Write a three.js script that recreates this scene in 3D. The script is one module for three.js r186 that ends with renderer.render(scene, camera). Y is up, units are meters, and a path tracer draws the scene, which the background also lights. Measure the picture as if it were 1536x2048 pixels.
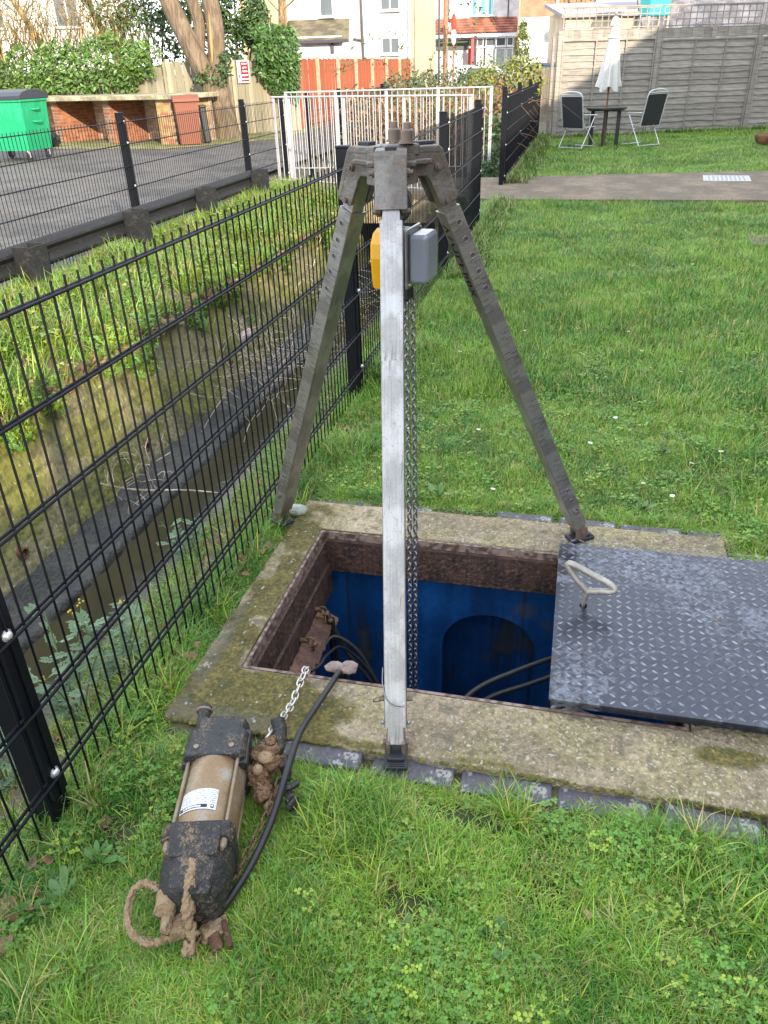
import * as THREE from 'three';
import { mergeGeometries, mergeVertices, toCreasedNormals } from 'three/addons/utils/BufferGeometryUtils.js';
import { RoundedBoxGeometry } from 'three/addons/geometries/RoundedBoxGeometry.js';

// ---------- camera, sky, sun, exposure ----------
const scene = new THREE.Scene();
const camera = new THREE.PerspectiveCamera(67.31, 768 / 1024, 0.05, 400);
camera.rotation.order = 'YXZ';
camera.position.set(1.055, 1.52, 1.488);
camera.rotation.set(-30 * Math.PI / 180, 14.12 * Math.PI / 180, -1.9 * Math.PI / 180);

const renderer = new THREE.WebGLRenderer({ antialias: true });
renderer.toneMapping = THREE.LinearToneMapping;
renderer.toneMappingExposure = 3.3;
renderer.shadowMap.enabled = true;

const SUN = new THREE.Vector3(0.95, 0.6, 1.35).normalize();
const sun = new THREE.DirectionalLight(0xffeed4, 2.6);
sun.position.copy(SUN).multiplyScalar(60);
sun.castShadow = true;
sun.shadow.radius = 1;
sun.shadow.mapSize.set(4096, 4096);
Object.assign(sun.shadow.camera, { left: -45, right: 45, top: 45, bottom: -45, near: 1, far: 160 });
scene.add(sun); scene.add(sun.target);

// ---------- random numbers and noise ----------
function rngOf(seed) { let a = seed >>> 0; return () => { a = (a + 0x6D2B79F5) | 0; let t = Math.imul(a ^ (a >>> 15), 1 | a); t = (t + Math.imul(t ^ (t >>> 7), 61 | t)) ^ t; return ((t ^ (t >>> 14)) >>> 0) / 4294967296; }; }
function hash2(x, y, s) { let h = Math.imul(x, 374761393) ^ Math.imul(y, 668265263) ^ Math.imul(s, 2246822519); h = Math.imul(h ^ (h >>> 13), 1274126177); return ((h ^ (h >>> 16)) >>> 0) / 4294967296; }
const mod = (a, n) => ((a % n) + n) % n;
function vnoise(u, v, p, q, s) { // periodic value noise, p x q cells over the unit square
  const x = u * p, y = v * q, xi = Math.floor(x), yi = Math.floor(y);
  let fx = x - xi, fy = y - yi; fx = fx * fx * (3 - 2 * fx); fy = fy * fy * (3 - 2 * fy);
  const x0 = mod(xi, p), x1 = mod(xi + 1, p), y0 = mod(yi, q), y1 = mod(yi + 1, q);
  const a = hash2(x0, y0, s), b = hash2(x1, y0, s), c = hash2(x0, y1, s), d = hash2(x1, y1, s);
  return (a + (b - a) * fx) + ((c + (d - c) * fx) - (a + (b - a) * fx)) * fy;
}
function fbm(u, v, p, q, s, oct = 4) { let t = 0, w = 0.5, n = 0; for (let i = 0; i < oct; i++) { t += vnoise(u, v, p, q, s + i * 17) * w; n += w; w *= 0.55; p *= 2; q *= 2; } return t / n; }
const sstep = (a, b, x) => { const t = Math.min(1, Math.max(0, (x - a) / (b - a))); return t * t * (3 - 2 * t); };
const mix3 = (a, b, t) => [a[0] + (b[0] - a[0]) * t, a[1] + (b[1] - a[1]) * t, a[2] + (b[2] - a[2]) * t];
const mul3 = (a, k) => [a[0] * k, a[1] * k, a[2] * k];

// ---------- sky: clear blue with thin high haze, computed over the whole dome ----------
{
  const w = 512, h = 256, data = new Float32Array(w * h * 4);
  for (let j = 0; j < h; j++) for (let i = 0; i < w; i++) {
    const el = ((j + 0.5) / h - 0.5) * Math.PI, az = (i + 0.5) / w;
    const s = Math.max(0, Math.sin(el));
    let c = mix3([1.06, 1.07, 1.07], [0.50, 0.59, 0.74], Math.pow(s, 0.55));
    const cl = sstep(0.5, 0.75, fbm(az, el / Math.PI + 0.5, 10, 12, 5, 5)) * sstep(0.02, 0.2, s);
    c = mix3(c, [1.25, 1.25, 1.25], 0.5 * cl);
    if (el < 0) c = [0.16, 0.17, 0.15];
    const k = (j * w + i) * 4; data[k] = c[0]; data[k + 1] = c[1]; data[k + 2] = c[2]; data[k + 3] = 1;
  }
  const t = new THREE.DataTexture(data, w, h, THREE.RGBAFormat, THREE.FloatType);
  t.mapping = THREE.EquirectangularReflectionMapping; t.magFilter = t.minFilter = THREE.LinearFilter; t.wrapS = THREE.RepeatWrapping; t.needsUpdate = true;
  scene.background = t; scene.environment = t;
}

// ---------- textures and materials ----------
const toS = x => { x = Math.min(1, Math.max(0, x)); return x <= 0.0031308 ? 12.92 * x : 1.055 * Math.pow(x, 1 / 2.4) - 0.055; };
function tex(w, h, fn, m = [1, 1], srgb = true) { // fn(u,v) -> linear rgb; m = metres covered
  const d = new Uint8Array(w * h * 4);
  for (let j = 0; j < h; j++) for (let i = 0; i < w; i++) {
    const c = fn((i + 0.5) / w, (j + 0.5) / h), k = (j * w + i) * 4;
    for (let q = 0; q < 3; q++) d[k + q] = Math.round(255 * (srgb ? toS(c[q]) : Math.min(1, Math.max(0, c[q]))));
    d[k + 3] = 255;
  }
  const t = new THREE.DataTexture(d, w, h, THREE.RGBAFormat);
  t.wrapS = t.wrapT = THREE.RepeatWrapping; t.magFilter = THREE.LinearFilter; t.minFilter = THREE.LinearMipmapLinearFilter; t.generateMipmaps = true;
  if (srgb) t.colorSpace = THREE.SRGBColorSpace;
  t.repeat.set(1 / m[0], 1 / m[1]); t.needsUpdate = true; return t;
}
const grey = (w, h, fn, m) => tex(w, h, (u, v) => { const x = fn(u, v); return [x, x, x]; }, m, false);
const col = (r, g, b) => new THREE.Color().setRGB(r, g, b);
function std(c, rough = 0.8, o = {}) { return new THREE.MeshStandardMaterial({ color: c ? col(...c) : 0xffffff, roughness: rough, side: THREE.DoubleSide, ...o }); }
function leafMat(c, t = 0.3, o = {}) { return new THREE.MeshPhysicalMaterial({ color: col(...c), roughness: 0.65, transmission: t, thickness: 0, side: THREE.DoubleSide, ...o }); }
// a mottled surface with its own two-colour texture
function mottleX(c1, c2, p, size, o = {}, seed = 1, amt = 0.35, rough = 0.85, bump = 0) {
  const map = tex(256, 256, (u, v) => { const a = fbm(u, v, p, p, seed, 4), b = fbm(u, v, p * 12, p * 12, seed + 50, 2); return mul3(mix3(c1, c2, sstep(0.3, 0.7, a)), 1 - amt / 2 + amt * b); }, [size, size]);
  const m = { map, ...o };
  if (bump) { m.bumpMap = grey(256, 256, (u, v) => 0.5 * fbm(u, v, p * 2, p * 2, seed + 90, 3) + 0.5 * fbm(u, v, p * 16, p * 16, seed + 70, 2), [size, size]); m.bumpScale = bump; }
  return std(null, rough, m);
}
// the same from a few shared neutral textures, tinted
const pool = {};
function shared(key, fn) { return pool[key] ??= fn(); }
function mottle(c1, c2, p, size, o = {}, seed = 1, amt = 0.35, rough = 0.85, bump = 0) {
  const S = size < 0.25 ? 0.12 : size < 0.9 ? 0.5 : 1.8, hi = amt > 0.45 ? 1 : 0;
  const map = shared('m' + S + hi, () => tex(256, 256, (u, v) => { const a = fbm(u, v, 6, 6, 900, 4), b = fbm(u, v, 70, 70, 950, 2), x = (1 - (hi ? 0.5 : 0.25) * sstep(0.3, 0.7, a)) * (1 - (hi ? 0.6 : 0.3) * b); return [x, x * 0.99, x * 0.975]; }, [S, S]));
  const c = mix3(c1, c2, 0.35), m = { map, ...o };
  if (bump) { m.bumpMap = shared('b' + S, () => grey(256, 256, (u, v) => 0.5 * fbm(u, v, 10, 10, 990, 3) + 0.5 * fbm(u, v, 90, 90, 970, 2), [S, S])); m.bumpScale = bump; }
  return std(mul3(c, hi ? 1.75 : 1.3).map(x => Math.min(0.9, x)), rough, m);
}

// ---------- geometry helpers ----------
const V = (x, y, z) => new THREE.Vector3(x, y, z);
const _m4 = new THREE.Matrix4(), _q = new THREE.Quaternion(), _e = new THREE.Euler();
function xf(g, x = 0, y = 0, z = 0, rx = 0, ry = 0, rz = 0, s = 1) { _m4.compose(V(x, y, z), _q.setFromEuler(_e.set(rx, ry, rz)), typeof s === 'number' ? V(s, s, s) : s); return g.applyMatrix4(_m4); }
const box = (w, h, d, x = 0, y = 0, z = 0, rx = 0, ry = 0, rz = 0) => xf(new THREE.BoxGeometry(w, h, d), x, y, z, rx, ry, rz);
const rbox = (w, h, d, r, x = 0, y = 0, z = 0, rx = 0, ry = 0, rz = 0, seg = 1) => xf(new RoundedBoxGeometry(w, h, d, seg, Math.min(r, w / 2.01, h / 2.01, d / 2.01)), x, y, z, rx, ry, rz);
const cyl = (r1, r2, h, x = 0, y = 0, z = 0, rx = 0, ry = 0, rz = 0, n = 12) => xf(new THREE.CylinderGeometry(r1, r2, h, n), x, y, z, rx, ry, rz);
const sph = (r, x = 0, y = 0, z = 0, n = 10, s = 1) => xf(new THREE.SphereGeometry(r, n, Math.max(5, n * 0.6 | 0)), x, y, z, 0, 0, 0, s);
const tor = (R, r, x = 0, y = 0, z = 0, rx = 0, ry = 0, rz = 0, a = Math.PI * 2, n = 20, t = 7) => xf(new THREE.TorusGeometry(R, r, t, n, a), x, y, z, rx, ry, rz);
function bar(a, b, r, n = 7, r2 = r) { const d = b.clone().sub(a), l = d.length(), g = new THREE.CylinderGeometry(r2, r, l, n); g.applyQuaternion(new THREE.Quaternion().setFromUnitVectors(V(0, 1, 0), d.normalize())); const c = a.clone().add(b).multiplyScalar(0.5); g.translate(c.x, c.y, c.z); return g; }
function tube(pts, r, n = 24, m = 7, closed = false) { return new THREE.TubeGeometry(new THREE.CatmullRomCurve3(pts.map(p => Array.isArray(p) ? V(...p) : p), closed), n, r, m, closed); }
function extr(pts, depth, bevel = 0, holes = []) { const s = pts instanceof THREE.Shape ? pts : new THREE.Shape(pts.map(p => new THREE.Vector2(...p))); for (const h of holes) s.holes.push(h instanceof THREE.Path ? h : new THREE.Path(h.map(p => new THREE.Vector2(...p)))); return new THREE.ExtrudeGeometry(s, { depth, bevelEnabled: bevel > 0, bevelSize: bevel, bevelThickness: bevel, bevelSegments: 2, curveSegments: 14 }); }
function lathe(pts, n = 24) { return new THREE.LatheGeometry(pts.map(p => new THREE.Vector2(...p)), n); }
function norm(g) { g = g.index ? g.toNonIndexed() : g; for (const k of Object.keys(g.attributes)) if (!['position', 'normal', 'uv', 'color'].includes(k)) g.deleteAttribute(k); if (!g.attributes.uv) g.setAttribute('uv', new THREE.BufferAttribute(new Float32Array(g.attributes.position.count * 2), 2)); if (!g.attributes.normal) g.computeVertexNormals(); return g; }
function boxUV(g) { // uv in metres from the dominant normal axis
  const p = g.attributes.position, uv = new Float32Array(p.count * 2), a = V(), b = V(), c = V(), nn = V();
  for (let i = 0; i < p.count; i += 3) {
    a.fromBufferAttribute(p, i); b.fromBufferAttribute(p, i + 1); c.fromBufferAttribute(p, i + 2);
    nn.copy(b).sub(a).cross(c.clone().sub(a)); const x = Math.abs(nn.x), y = Math.abs(nn.y), z = Math.abs(nn.z);
    [a, b, c].forEach((q, k) => { const o = (i + k) * 2; if (y >= x && y >= z) { uv[o] = q.x; uv[o + 1] = q.z; } else if (x >= z) { uv[o] = q.z; uv[o + 1] = q.y; } else { uv[o] = q.x; uv[o + 1] = q.y; } });
  }
  g.setAttribute('uv', new THREE.BufferAttribute(uv, 2)); return g;
}
function merge(gs, keepUV = false) { gs = [].concat(gs).map(norm); const hasC = gs.some(g => g.attributes.color); if (!hasC || gs.length > 1) gs.forEach(g => { if (!gs.every(q => q.attributes.color)) g.deleteAttribute('color'); }); const g = gs.length > 1 ? mergeGeometries(gs) : gs[0]; return keepUV ? g : boxUV(g); }
const used = {};
function numbered(n) { const k = used[n] = (used[n] ?? -1) + 1; return k ? n + '_' + String(k).padStart(3, '0') : n; }
function fin(o) { o.castShadow = o.receiveShadow = true; return o; }
function part(name, gs, mat, parent, o = {}) { // one mesh
  const m = fin(new THREE.Mesh(gs.isBufferGeometry && o.raw ? gs : merge(gs, o.uv), mat)); m.name = name;
  if (o.label) m.userData.label = o.label; if (o.stuff) m.userData.kind = 'stuff';
  if (o.p) m.position.set(...o.p); if (o.r) m.rotation.set(...o.r);
  (parent ?? scene).add(m); return m;
}
function tag(o, label, category, group, kind) { Object.assign(o.userData, { label, category }); if (group) o.userData.group = group; if (kind) o.userData.kind = kind; return o; }
function thing(name, label, category, p = [0, 0, 0], ry = 0, group) { const g = new THREE.Group(); g.name = numbered(name); g.position.set(...p); g.rotation.y = ry; scene.add(g); return tag(g, label, category, group); }
function one(name, label, category, gs, mat, o = {}) { const m = part(numbered(name), gs, mat, scene, o); return tag(m, label, category, o.group, o.kind); }
function struct(name, gs, mat, label, o = {}) { const m = part(numbered(name), gs, mat, scene, o); m.userData.kind = 'structure'; m.userData.label = label; m.userData.category = o.category ?? 'ground'; return m; }
function inst(name, label, category, geo, mat, list, o = {}) { // list of {p:[x,y,z], q|r, s, c}
  const m = new THREE.InstancedMesh(geo, mat, list.length), M = new THREE.Matrix4(), q = new THREE.Quaternion(), e = new THREE.Euler(), s = V();
  list.forEach((it, i) => { if (it.q) q.copy(it.q); else q.setFromEuler(e.set(...(it.r ?? [0, 0, 0]))); if (typeof it.s === 'number') s.set(it.s, it.s, it.s); else s.set(...(it.s ?? [1, 1, 1])); M.compose(V(...it.p), q, s); m.setMatrixAt(i, M); if (it.c) m.setColorAt(i, col(...it.c)); });
  m.instanceMatrix.needsUpdate = true; fin(m);
  m.name = o.parent ? name : numbered(name); m.userData.kind = 'stuff';
  if (label) m.userData.label = label;
  if (!o.parent) m.userData.category = category;
  (o.parent ?? scene).add(m); return m;
}
// ================= SETTING: ground, lawn, channel, car park, path =================
const R0 = rngOf(7);
const M = {};
M.soil = mottleX([0.075, 0.055, 0.032], [0.10, 0.085, 0.045], 6, 1.2, {}, 3, 0.6, 1, 0.01);
M.turf = tex(512, 512, (u, v) => { const a = fbm(u, v, 5, 5, 31, 4), b = fbm(u, v, 60, 60, 37, 2); return mul3(mix3([0.045, 0.055, 0.018], [0.07, 0.058, 0.030], sstep(0.45, 0.75, a)), 0.6 + 0.8 * b); }, [1.5, 1.5]);
M.lawn = std(null, 1, { map: M.turf });
M.asphalt = mottleX([0.06, 0.054, 0.048], [0.10, 0.09, 0.078], 4, 3, {}, 11, 0.9, 0.9, 0.004);
M.pathC = mottleX([0.20, 0.15, 0.10], [0.13, 0.10, 0.068], 5, 1.6, {}, 13, 0.7, 0.95, 0.004);

const big = new THREE.Shape([[-150, -60], [150, -60], [150, 220], [-150, 220]].map(p => new THREE.Vector2(...p)));
big.holes.push(new THREE.Path([[-2.3, -7], [-2.3, 9.9], [-0.02, 9.9], [-0.02, -7]].map(p => new THREE.Vector2(...p))));
big.holes.push(new THREE.Path([[0.1, -0.02], [0.1, 1.05], [1.6, 1.05], [1.6, -0.02]].map(p => new THREE.Vector2(...p))));
struct('ground', xf(new THREE.ShapeGeometry(big), 0, -0.09, 0, -Math.PI / 2), M.soil, 'brown soil base of the whole place');

// lawn height field (y about -0.02 beside the slab)
const lawnY = (x, z) => -0.024 + 0.03 * (vnoise(x / 8 + 5, z / 8 + 5, 12, 12, 3) - 0.5) + 0.018 * (vnoise(x / 2 + 9, z / 2 + 9, 14, 14, 8) - 0.5);
const inSlab = (x, z, m = 0) => x > 0.07 - m && x < 1.70 + m && z > -1.17 - m && z < 0.205 + m;
const pathNear = x => -9.1 - (x < 0 ? 0.38 * -x : 0), pathFar = x => x > -0.3 ? -11.28 - 0.175 * (x + 0.3) : -11.28;
const onPath = (x, z, m = 0) => z < pathNear(x) + m && z > pathFar(x) - m;
{
  const pos = [], idx = [], nx = [], nz = [];
  for (let x = -0.1; x < 2.6; x += 0.06) nx.push(x); for (let x = 2.6; x <= 16; x += 0.4) nx.push(x);
  for (let z = 3; z > -2; z -= 0.06) nz.push(z); for (let z = -2; z >= -22; z -= 0.35) nz.push(z);
  nz.forEach(z => nx.forEach(x => { const e = x < 0 ? -0.03 : 0; pos.push(x, lawnY(x, z) + e, z); }));
  for (let j = 0; j < nz.length - 1; j++) for (let i = 0; i < nx.length - 1; i++) {
    const cx = (nx[i] + nx[i + 1]) / 2, cz = (nz[j] + nz[j + 1]) / 2; if (inSlab(cx, cz, -0.09)) continue;
    const a = j * nx.length + i, b = a + 1, c = a + nx.length, d = c + 1; idx.push(a, b, c, b, d, c);
  }
  const g = new THREE.BufferGeometry(); g.setAttribute('position', new THREE.Float32BufferAttribute(pos, 3)); g.setIndex(idx); g.computeVertexNormals();
  struct('lawn', g, M.lawn, 'mown lawn sloping gently beside the open chamber', { category: 'lawn' });
}
// concrete path across the lawn, running on over the channel as a bridge deck
{
  const near = [], far = []; for (let x = 9; x >= -4.2; x -= 0.3) { near.push([x, -pathNear(x)]); far.unshift([x, -pathFar(x)]); }
  struct('path', xf(extr(near.concat(far), 0.10, 0.008), 0, -0.085, 0, -Math.PI / 2), M.pathC, 'brown grey concrete path crossing the lawn', { category: 'path' });
}
// car park
{
  const s = [[-3.3, -8], [-3.3, 11], [-4.3, 12], [-4.3, 34], [-2, 60], [-70, 60], [-70, -8]];
  struct('car_park', xf(new THREE.ShapeGeometry(new THREE.Shape(s.map(p => new THREE.Vector2(...p)))), 0, -0.004, 0, -Math.PI / 2), M.asphalt, 'grey asphalt car park beyond the channel', { category: 'car park' });
}
// mossy verge in front of the bin store and the back fence
M.verge = tex(256, 256, (u, v) => { const a = fbm(u, v, 8, 8, 61, 4), b = fbm(u, v, 50, 50, 67, 2); return mul3(mix3([0.22, 0.20, 0.10], [0.13, 0.14, 0.03], sstep(0.4, 0.65, a)), 0.6 + 0.8 * b); }, [2, 2]);
struct('verge', xf(extr([[-14.5, 17.6], [-8.6, 16.9], [-6.6, 19.6], [-6.8, 24], [-14.5, 24]], 0.02, 0), 0, 0.002, 0, -Math.PI / 2), std(null, 1, { map: M.verge }), 'mossy concrete apron along the bin store', { category: 'ground' });

// ---- channel ----
M.wallC = tex(1024, 512, (u, v) => { // mossy, lichen flecked concrete
  const a = fbm(u, v, 7, 5, 71, 5), b = fbm(u, v, 40, 26, 73, 3), c = fbm(u, v, 120, 80, 79, 2), st = fbm(u, v, 60, 3, 83, 3);
  let k = mix3([0.19, 0.165, 0.085], [0.155, 0.155, 0.034], sstep(0.36, 0.56, a));
  k = mix3(k, [0.075, 0.08, 0.03], 0.6 * sstep(0.52, 0.72, st * 0.6 + b * 0.4));
  { const g2 = vnoise(u, v, 300, 160, 85); if (g2 > 0.8 && c > 0.5) k = mix3(k, [0.40, 0.38, 0.22], sstep(0.8, 0.95, g2) * 0.8); }
  k = mix3(k, [0.05, 0.05, 0.025], 0.55 * sstep(0.56, 0.70, fbm(u, v, 22, 12, 87, 4)));
  return mul3(k, 0.6 + 0.9 * b);
}, [3, 1.5]);
M.wall = std(null, 0.95, { map: M.wallC, bumpMap: grey(512, 256, (u, v) => 0.5 * fbm(u, v, 20, 10, 91, 4) + 0.5 * fbm(u, v, 120, 60, 92, 2), [3, 1.5]), bumpScale: 0.03 });
M.toe = mottleX([0.022, 0.021, 0.018], [0.05, 0.046, 0.035], 7, 1.2, {}, 17, 0.8, 0.55, 0.012);
function strip(prof, z0, z1, dz, jit, seed, fr = 3) { // profile [x,y] swept along z with noise
  const pos = [], idx = [], n = prof.length; let rows = 0;
  for (let z = z0; z >= z1; z -= dz, rows++) prof.forEach(([x, y, k = 1]) => { const a = vnoise(x / 4 + 3, z / 40 + 3, 4 * fr, 40 * fr, seed) - 0.5, b = vnoise(x / 4 + 7, z / 40 + 9, 4 * fr * 2, 40 * fr * 2, seed + 5) - 0.5; pos.push(x + jit * k * b, y + jit * k * (a + 0.5 * b), z); });
  for (let j = 0; j < rows - 1; j++) for (let i = 0; i < n - 1; i++) { const a = j * n + i, b = a + 1, c = a + n, d = c + 1; idx.push(a, c, b, b, c, d); }
  const g = new THREE.BufferGeometry(); g.setAttribute('position', new THREE.Float32BufferAttribute(pos, 3)); g.setIndex(idx); g.computeVertexNormals(); return g;
}
const lin = (a, b, n) => Array.from({ length: n + 1 }, (_, i) => a + (b - a) * i / n);
const bankY = x => { const t = Math.min(1, Math.max(0, (-0.06 - x) / 1.05)); return -0.05 - 1.0 * Math.pow(t, 1.12); };
struct('channel_near_bank', strip(lin(-0.05, -1.2, 16).map((x, i) => [x, bankY(x), i ? 1 : 0.1]), 7, -9.7, 0.08, 0.07, 21, 4), M.soil, 'earth bank sloping from the black fence to the stream', { category: 'bank' });
struct('channel_far_bank', strip(lin(-2.02, -3.45, 12).map((x, i) => [x, -0.12 + 0.115 * sstep(-2.1, -3.0, x) + (i === 0 ? -0.03 : 0), i < 10 ? 1 : 0.2]), 7, -10.6, 0.1, 0.06, 23, 4), M.soil, 'earth strip on top of the channel wall below the guard rail', { category: 'bank' });
{
  const w = thing('channel_wall', 'sloping mossy concrete channel wall above the stream', 'wall');
  part('wall_face', strip([[-1.74, -1.05, 0.2], [-1.775, -0.88, 0.5], ...lin(0.1, 1, 9).map(t => [-1.775 - 0.30 * t, -0.88 + 0.75 * t]), [-2.14, -0.13, 0.6]], 7, -9.6, 0.1, 0.014, 41, 5), M.wall, w);
  const clay = mottle([0.20, 0.085, 0.045], [0.13, 0.06, 0.035], 4, 0.3, {}, 19, 0.5);
  for (const [z, y] of [[-1.56, -0.78], [-2.98, -0.78], [-4.6, -0.72]]) {
    const x = -1.775 - 0.30 * (y + 0.88) / 0.75;
    const p = part('weep_pipe', xf(lathe([[0.024, -0.08], [0.024, 0.012], [0.034, 0.012], [0.036, 0], [0.036, -0.08]], 14), 0, 0, 0, 0, 0, -Math.PI / 2), clay, w, { p: [x + 0.012, y, z] });
    part('pipe_bore', cyl(0.023, 0.023, 0.004, -0.03, 0, 0, 0, 0, Math.PI / 2), std([0.01, 0.009, 0.008], 1), p);
  }
}
one('channel_toe', 'wet dark concrete toe between channel wall and stream', 'ledge', strip([[-1.46, -1.2, 0.4], [-1.47, -1.0, 0.8], [-1.51, -0.95], [-1.62, -0.93], [-1.72, -0.905], [-1.82, -0.88, 0.5]], 7, -9.6, 0.06, 0.045, 51, 7), M.toe);
struct('stream', new THREE.PlaneGeometry(1.2, 16.6, 6, 60).rotateX(-Math.PI / 2).translate(-1.2, -0.998, -1.3), new THREE.MeshPhysicalMaterial({ color: col(0.045, 0.04, 0.022), roughness: 0.12, specularIntensity: 0.6, side: THREE.DoubleSide, bumpMap: grey(256, 256, (u, v) => fbm(u, v, 10, 10, 95, 3), [0.7, 0.7]), bumpScale: 0.0015 }), 'shallow dark stream in the concrete channel', { category: 'water' });
// headwall with the culvert mouth under the bridge
{
  const g = extr([[-2.6, -1.3], [0.05, -1.3], [0.05, -0.06], [-2.6, -0.06]], 0.22, 0.01, [[[-2.12, -1.25], [-0.85, -1.25], [-0.85, -0.32], [-2.12, -0.32]]]);
  const hw = thing('culvert_headwall', 'pale concrete headwall with dark culvert mouth under the bridge', 'headwall', [0, 0, -9.72], 0.1);
  part('wall', g, mottle([0.36, 0.29, 0.17], [0.24, 0.20, 0.12], 5, 1.5, {}, 27, 0.5, 0.95, 0.006), hw);
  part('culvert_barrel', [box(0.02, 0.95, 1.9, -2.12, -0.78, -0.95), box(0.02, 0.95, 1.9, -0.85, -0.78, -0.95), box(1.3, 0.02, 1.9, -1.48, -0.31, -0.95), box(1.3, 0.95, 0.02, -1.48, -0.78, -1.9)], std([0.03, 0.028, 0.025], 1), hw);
}

// ---- concrete surround of the chamber ----
M.slabT = tex(1536, 1536, (u, v) => { // covers x 0..1.8, z -1.3..0.5 (v = (-z+0.5)/1.8)
  const x = u * 1.8, S = v * 1.8 - 0.5;
  const a = fbm(u, v, 6, 6, 101, 5), b = fbm(u, v, 40, 40, 103, 3), c = fbm(u, v, 150, 150, 107, 2), e = fbm(u, v, 14, 14, 109, 4);
  let k = mix3([0.27, 0.215, 0.135], [0.17, 0.135, 0.085], sstep(0.35, 0.65, a));
  k = mix3(k, [0.20, 0.17, 0.075], 0.5 * sstep(0.42, 0.62, e));
  k = mul3(k, 0.55 + 0.9 * c);
  { const g2 = vnoise(u, v, 420, 420, 119); if (g2 > 0.72) k = mix3(k, [0.46, 0.41, 0.32], sstep(0.72, 0.95, g2) * 0.5 * (0.4 + 1.2 * e)); else if (g2 < 0.2) k = mul3(k, 0.72); }
  if (b < 0.34) k = mix3(k, [0.10, 0.09, 0.06], sstep(0.34, 0.24, b) * 0.7);
  k = mul3(k, 0.80 + 0.75 * fbm(u, v, 4, 4, 125, 4)); // broad damp and dry patches
  // moss cushions where the photograph shows them
  const blob = (cx, cs, rx, rs) => Math.exp(-(((x - cx) / rx) ** 2 + ((S - cs) / rs) ** 2));
  const ms = blob(0.30, -0.02, 0.26, 0.11) * 1.7 + blob(0.14, 0.35, 0.1, 0.34) * 1.0 + blob(0.15, 0.85, 0.12, 0.28) * 0.9 + blob(1.1, 1.02, 0.5, 0.05) * 0.5 + blob(1.55, 0.02, 0.12, 0.05) * 0.9 + blob(0.9, -0.12, 0.9, 0.025) * 0.6;
  const t = sstep(0.40, 0.60, ms * (0.1 + 1.35 * fbm(u, v, 22, 22, 113, 4)) + 0.16 * (c - 0.5));
  k = mix3(k, mul3(mix3([0.055, 0.055, 0.010], [0.14, 0.11, 0.022], sstep(0.3, 0.7, 0.5 * b + 0.5 * vnoise(u, v, 300, 300, 127))), 0.55 + 0.9 * c), t * 0.9);
  const dk = blob(0.25, -0.1, 0.2, 0.05) + blob(0.1, 0.2, 0.04, 0.3);
  k = mix3(k, [0.10, 0.095, 0.075], sstep(0.4, 0.8, dk * (0.5 + b)) * 0.5);
  // lichen
  const l = fbm(u, v, 130, 130, 117, 2); if (l > 0.78) k = mix3(k, [0.44, 0.41, 0.34], sstep(0.78, 0.88, l) * 0.7);
  return k;
}, [1.8, -1.8]);
M.slabT.offset.set(0, 0.5 / 1.8);
M.slab = std(null, 0.95, { map: M.slabT, bumpMap: grey(512, 512, (u, v) => 0.45 * fbm(u, v, 30, 30, 121, 3) + 0.55 * fbm(u, v, 130, 130, 123, 2), [0.9, 0.9]), bumpScale: 0.008 });
{
  const t = thing('chamber_surround', 'mossy concrete surround edged with dark bricks around the open chamber', 'concrete slab');
  // outline walked in small irregular steps so the edge is not ruled
  const out = [], r = rngOf(5), run = (x0, y0, x1, y1, n) => { for (let i = 0; i < n; i++) { const k = i / n; out.push([x0 + (x1 - x0) * k + (r() - 0.5) * 0.008, y0 + (y1 - y0) * k + (r() - 0.5) * 0.008]); } };
  run(0.075, -0.13, 1.66, -0.13, 30); run(1.66, -0.13, 1.67, 1.10, 24); run(1.67, 1.10, 0.09, 1.10, 30); run(0.09, 1.10, 0.075, -0.13, 24);
  part('concrete', xf(extr(out, 0.13, 0.006, [[[0.197, 0.092], [0.197, 0.906], [1.47, 0.906], [1.47, 0.092]]]), 0, -0.136, 0, -Math.PI / 2), M.slab, t);
  const bt = tex(256, 256, (u, v) => { const a = fbm(u, v, 5, 5, 131, 4), l = fbm(u, v, 12, 12, 133, 4), c = fbm(u, v, 60, 60, 135, 2); let k = mul3(mix3([0.075, 0.072, 0.085], [0.11, 0.10, 0.11], a), 0.7 + 0.6 * c); k = mix3(k, [0.34, 0.34, 0.30], sstep(0.62, 0.70, l * 0.7 + c * 0.3) * 0.8); return mix3(k, [0.13, 0.12, 0.04], sstep(0.62, 0.72, fbm(u, v, 9, 9, 139, 3)) * 0.6); }, [0.37, 0.37]);
  const bm = std(null, 0.75, { map: bt, bumpMap: grey(128, 128, (u, v) => fbm(u, v, 30, 30, 141, 3), [0.3, 0.3]), bumpScale: 0.003 });
  const gs = [0, 1, 2].map(k => { const g = rbox(0.222 - 0.006 * k, 0.10, 0.068, 0.006, 0, 0, 0, 0, 0, 0); return merge(g); });
  const put = (x, z, rot, k, dy) => { const m = fin(new THREE.Mesh(gs[k], bm)); m.name = 'brick'; m.position.set(x, -0.066 + dy, z); m.rotation.set((r() - 0.5) * 0.07, rot + (r() - 0.5) * 0.04, (r() - 0.5) * 0.04); t.add(m); };
  for (let i = 0; i < 7; i++) put(0.32 + i * 0.236 - 0.02 + (r() - 0.5) * 0.012, 0.166 + (r() - 0.5) * 0.014, 0, i % 3, (r() - 0.5) * 0.014);
  for (let i = 0; i < 7; i++) put(0.25 + i * 0.236 + (r() - 0.5) * 0.012, -1.138 + (r() - 0.5) * 0.014, 0, (i + 1) % 3, (r() - 0.5) * 0.014);
  for (let i = 0; i < 4; i++) put(1.71, -0.98 + i * 0.236, Math.PI / 2, i % 3, -0.02);
}
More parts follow.
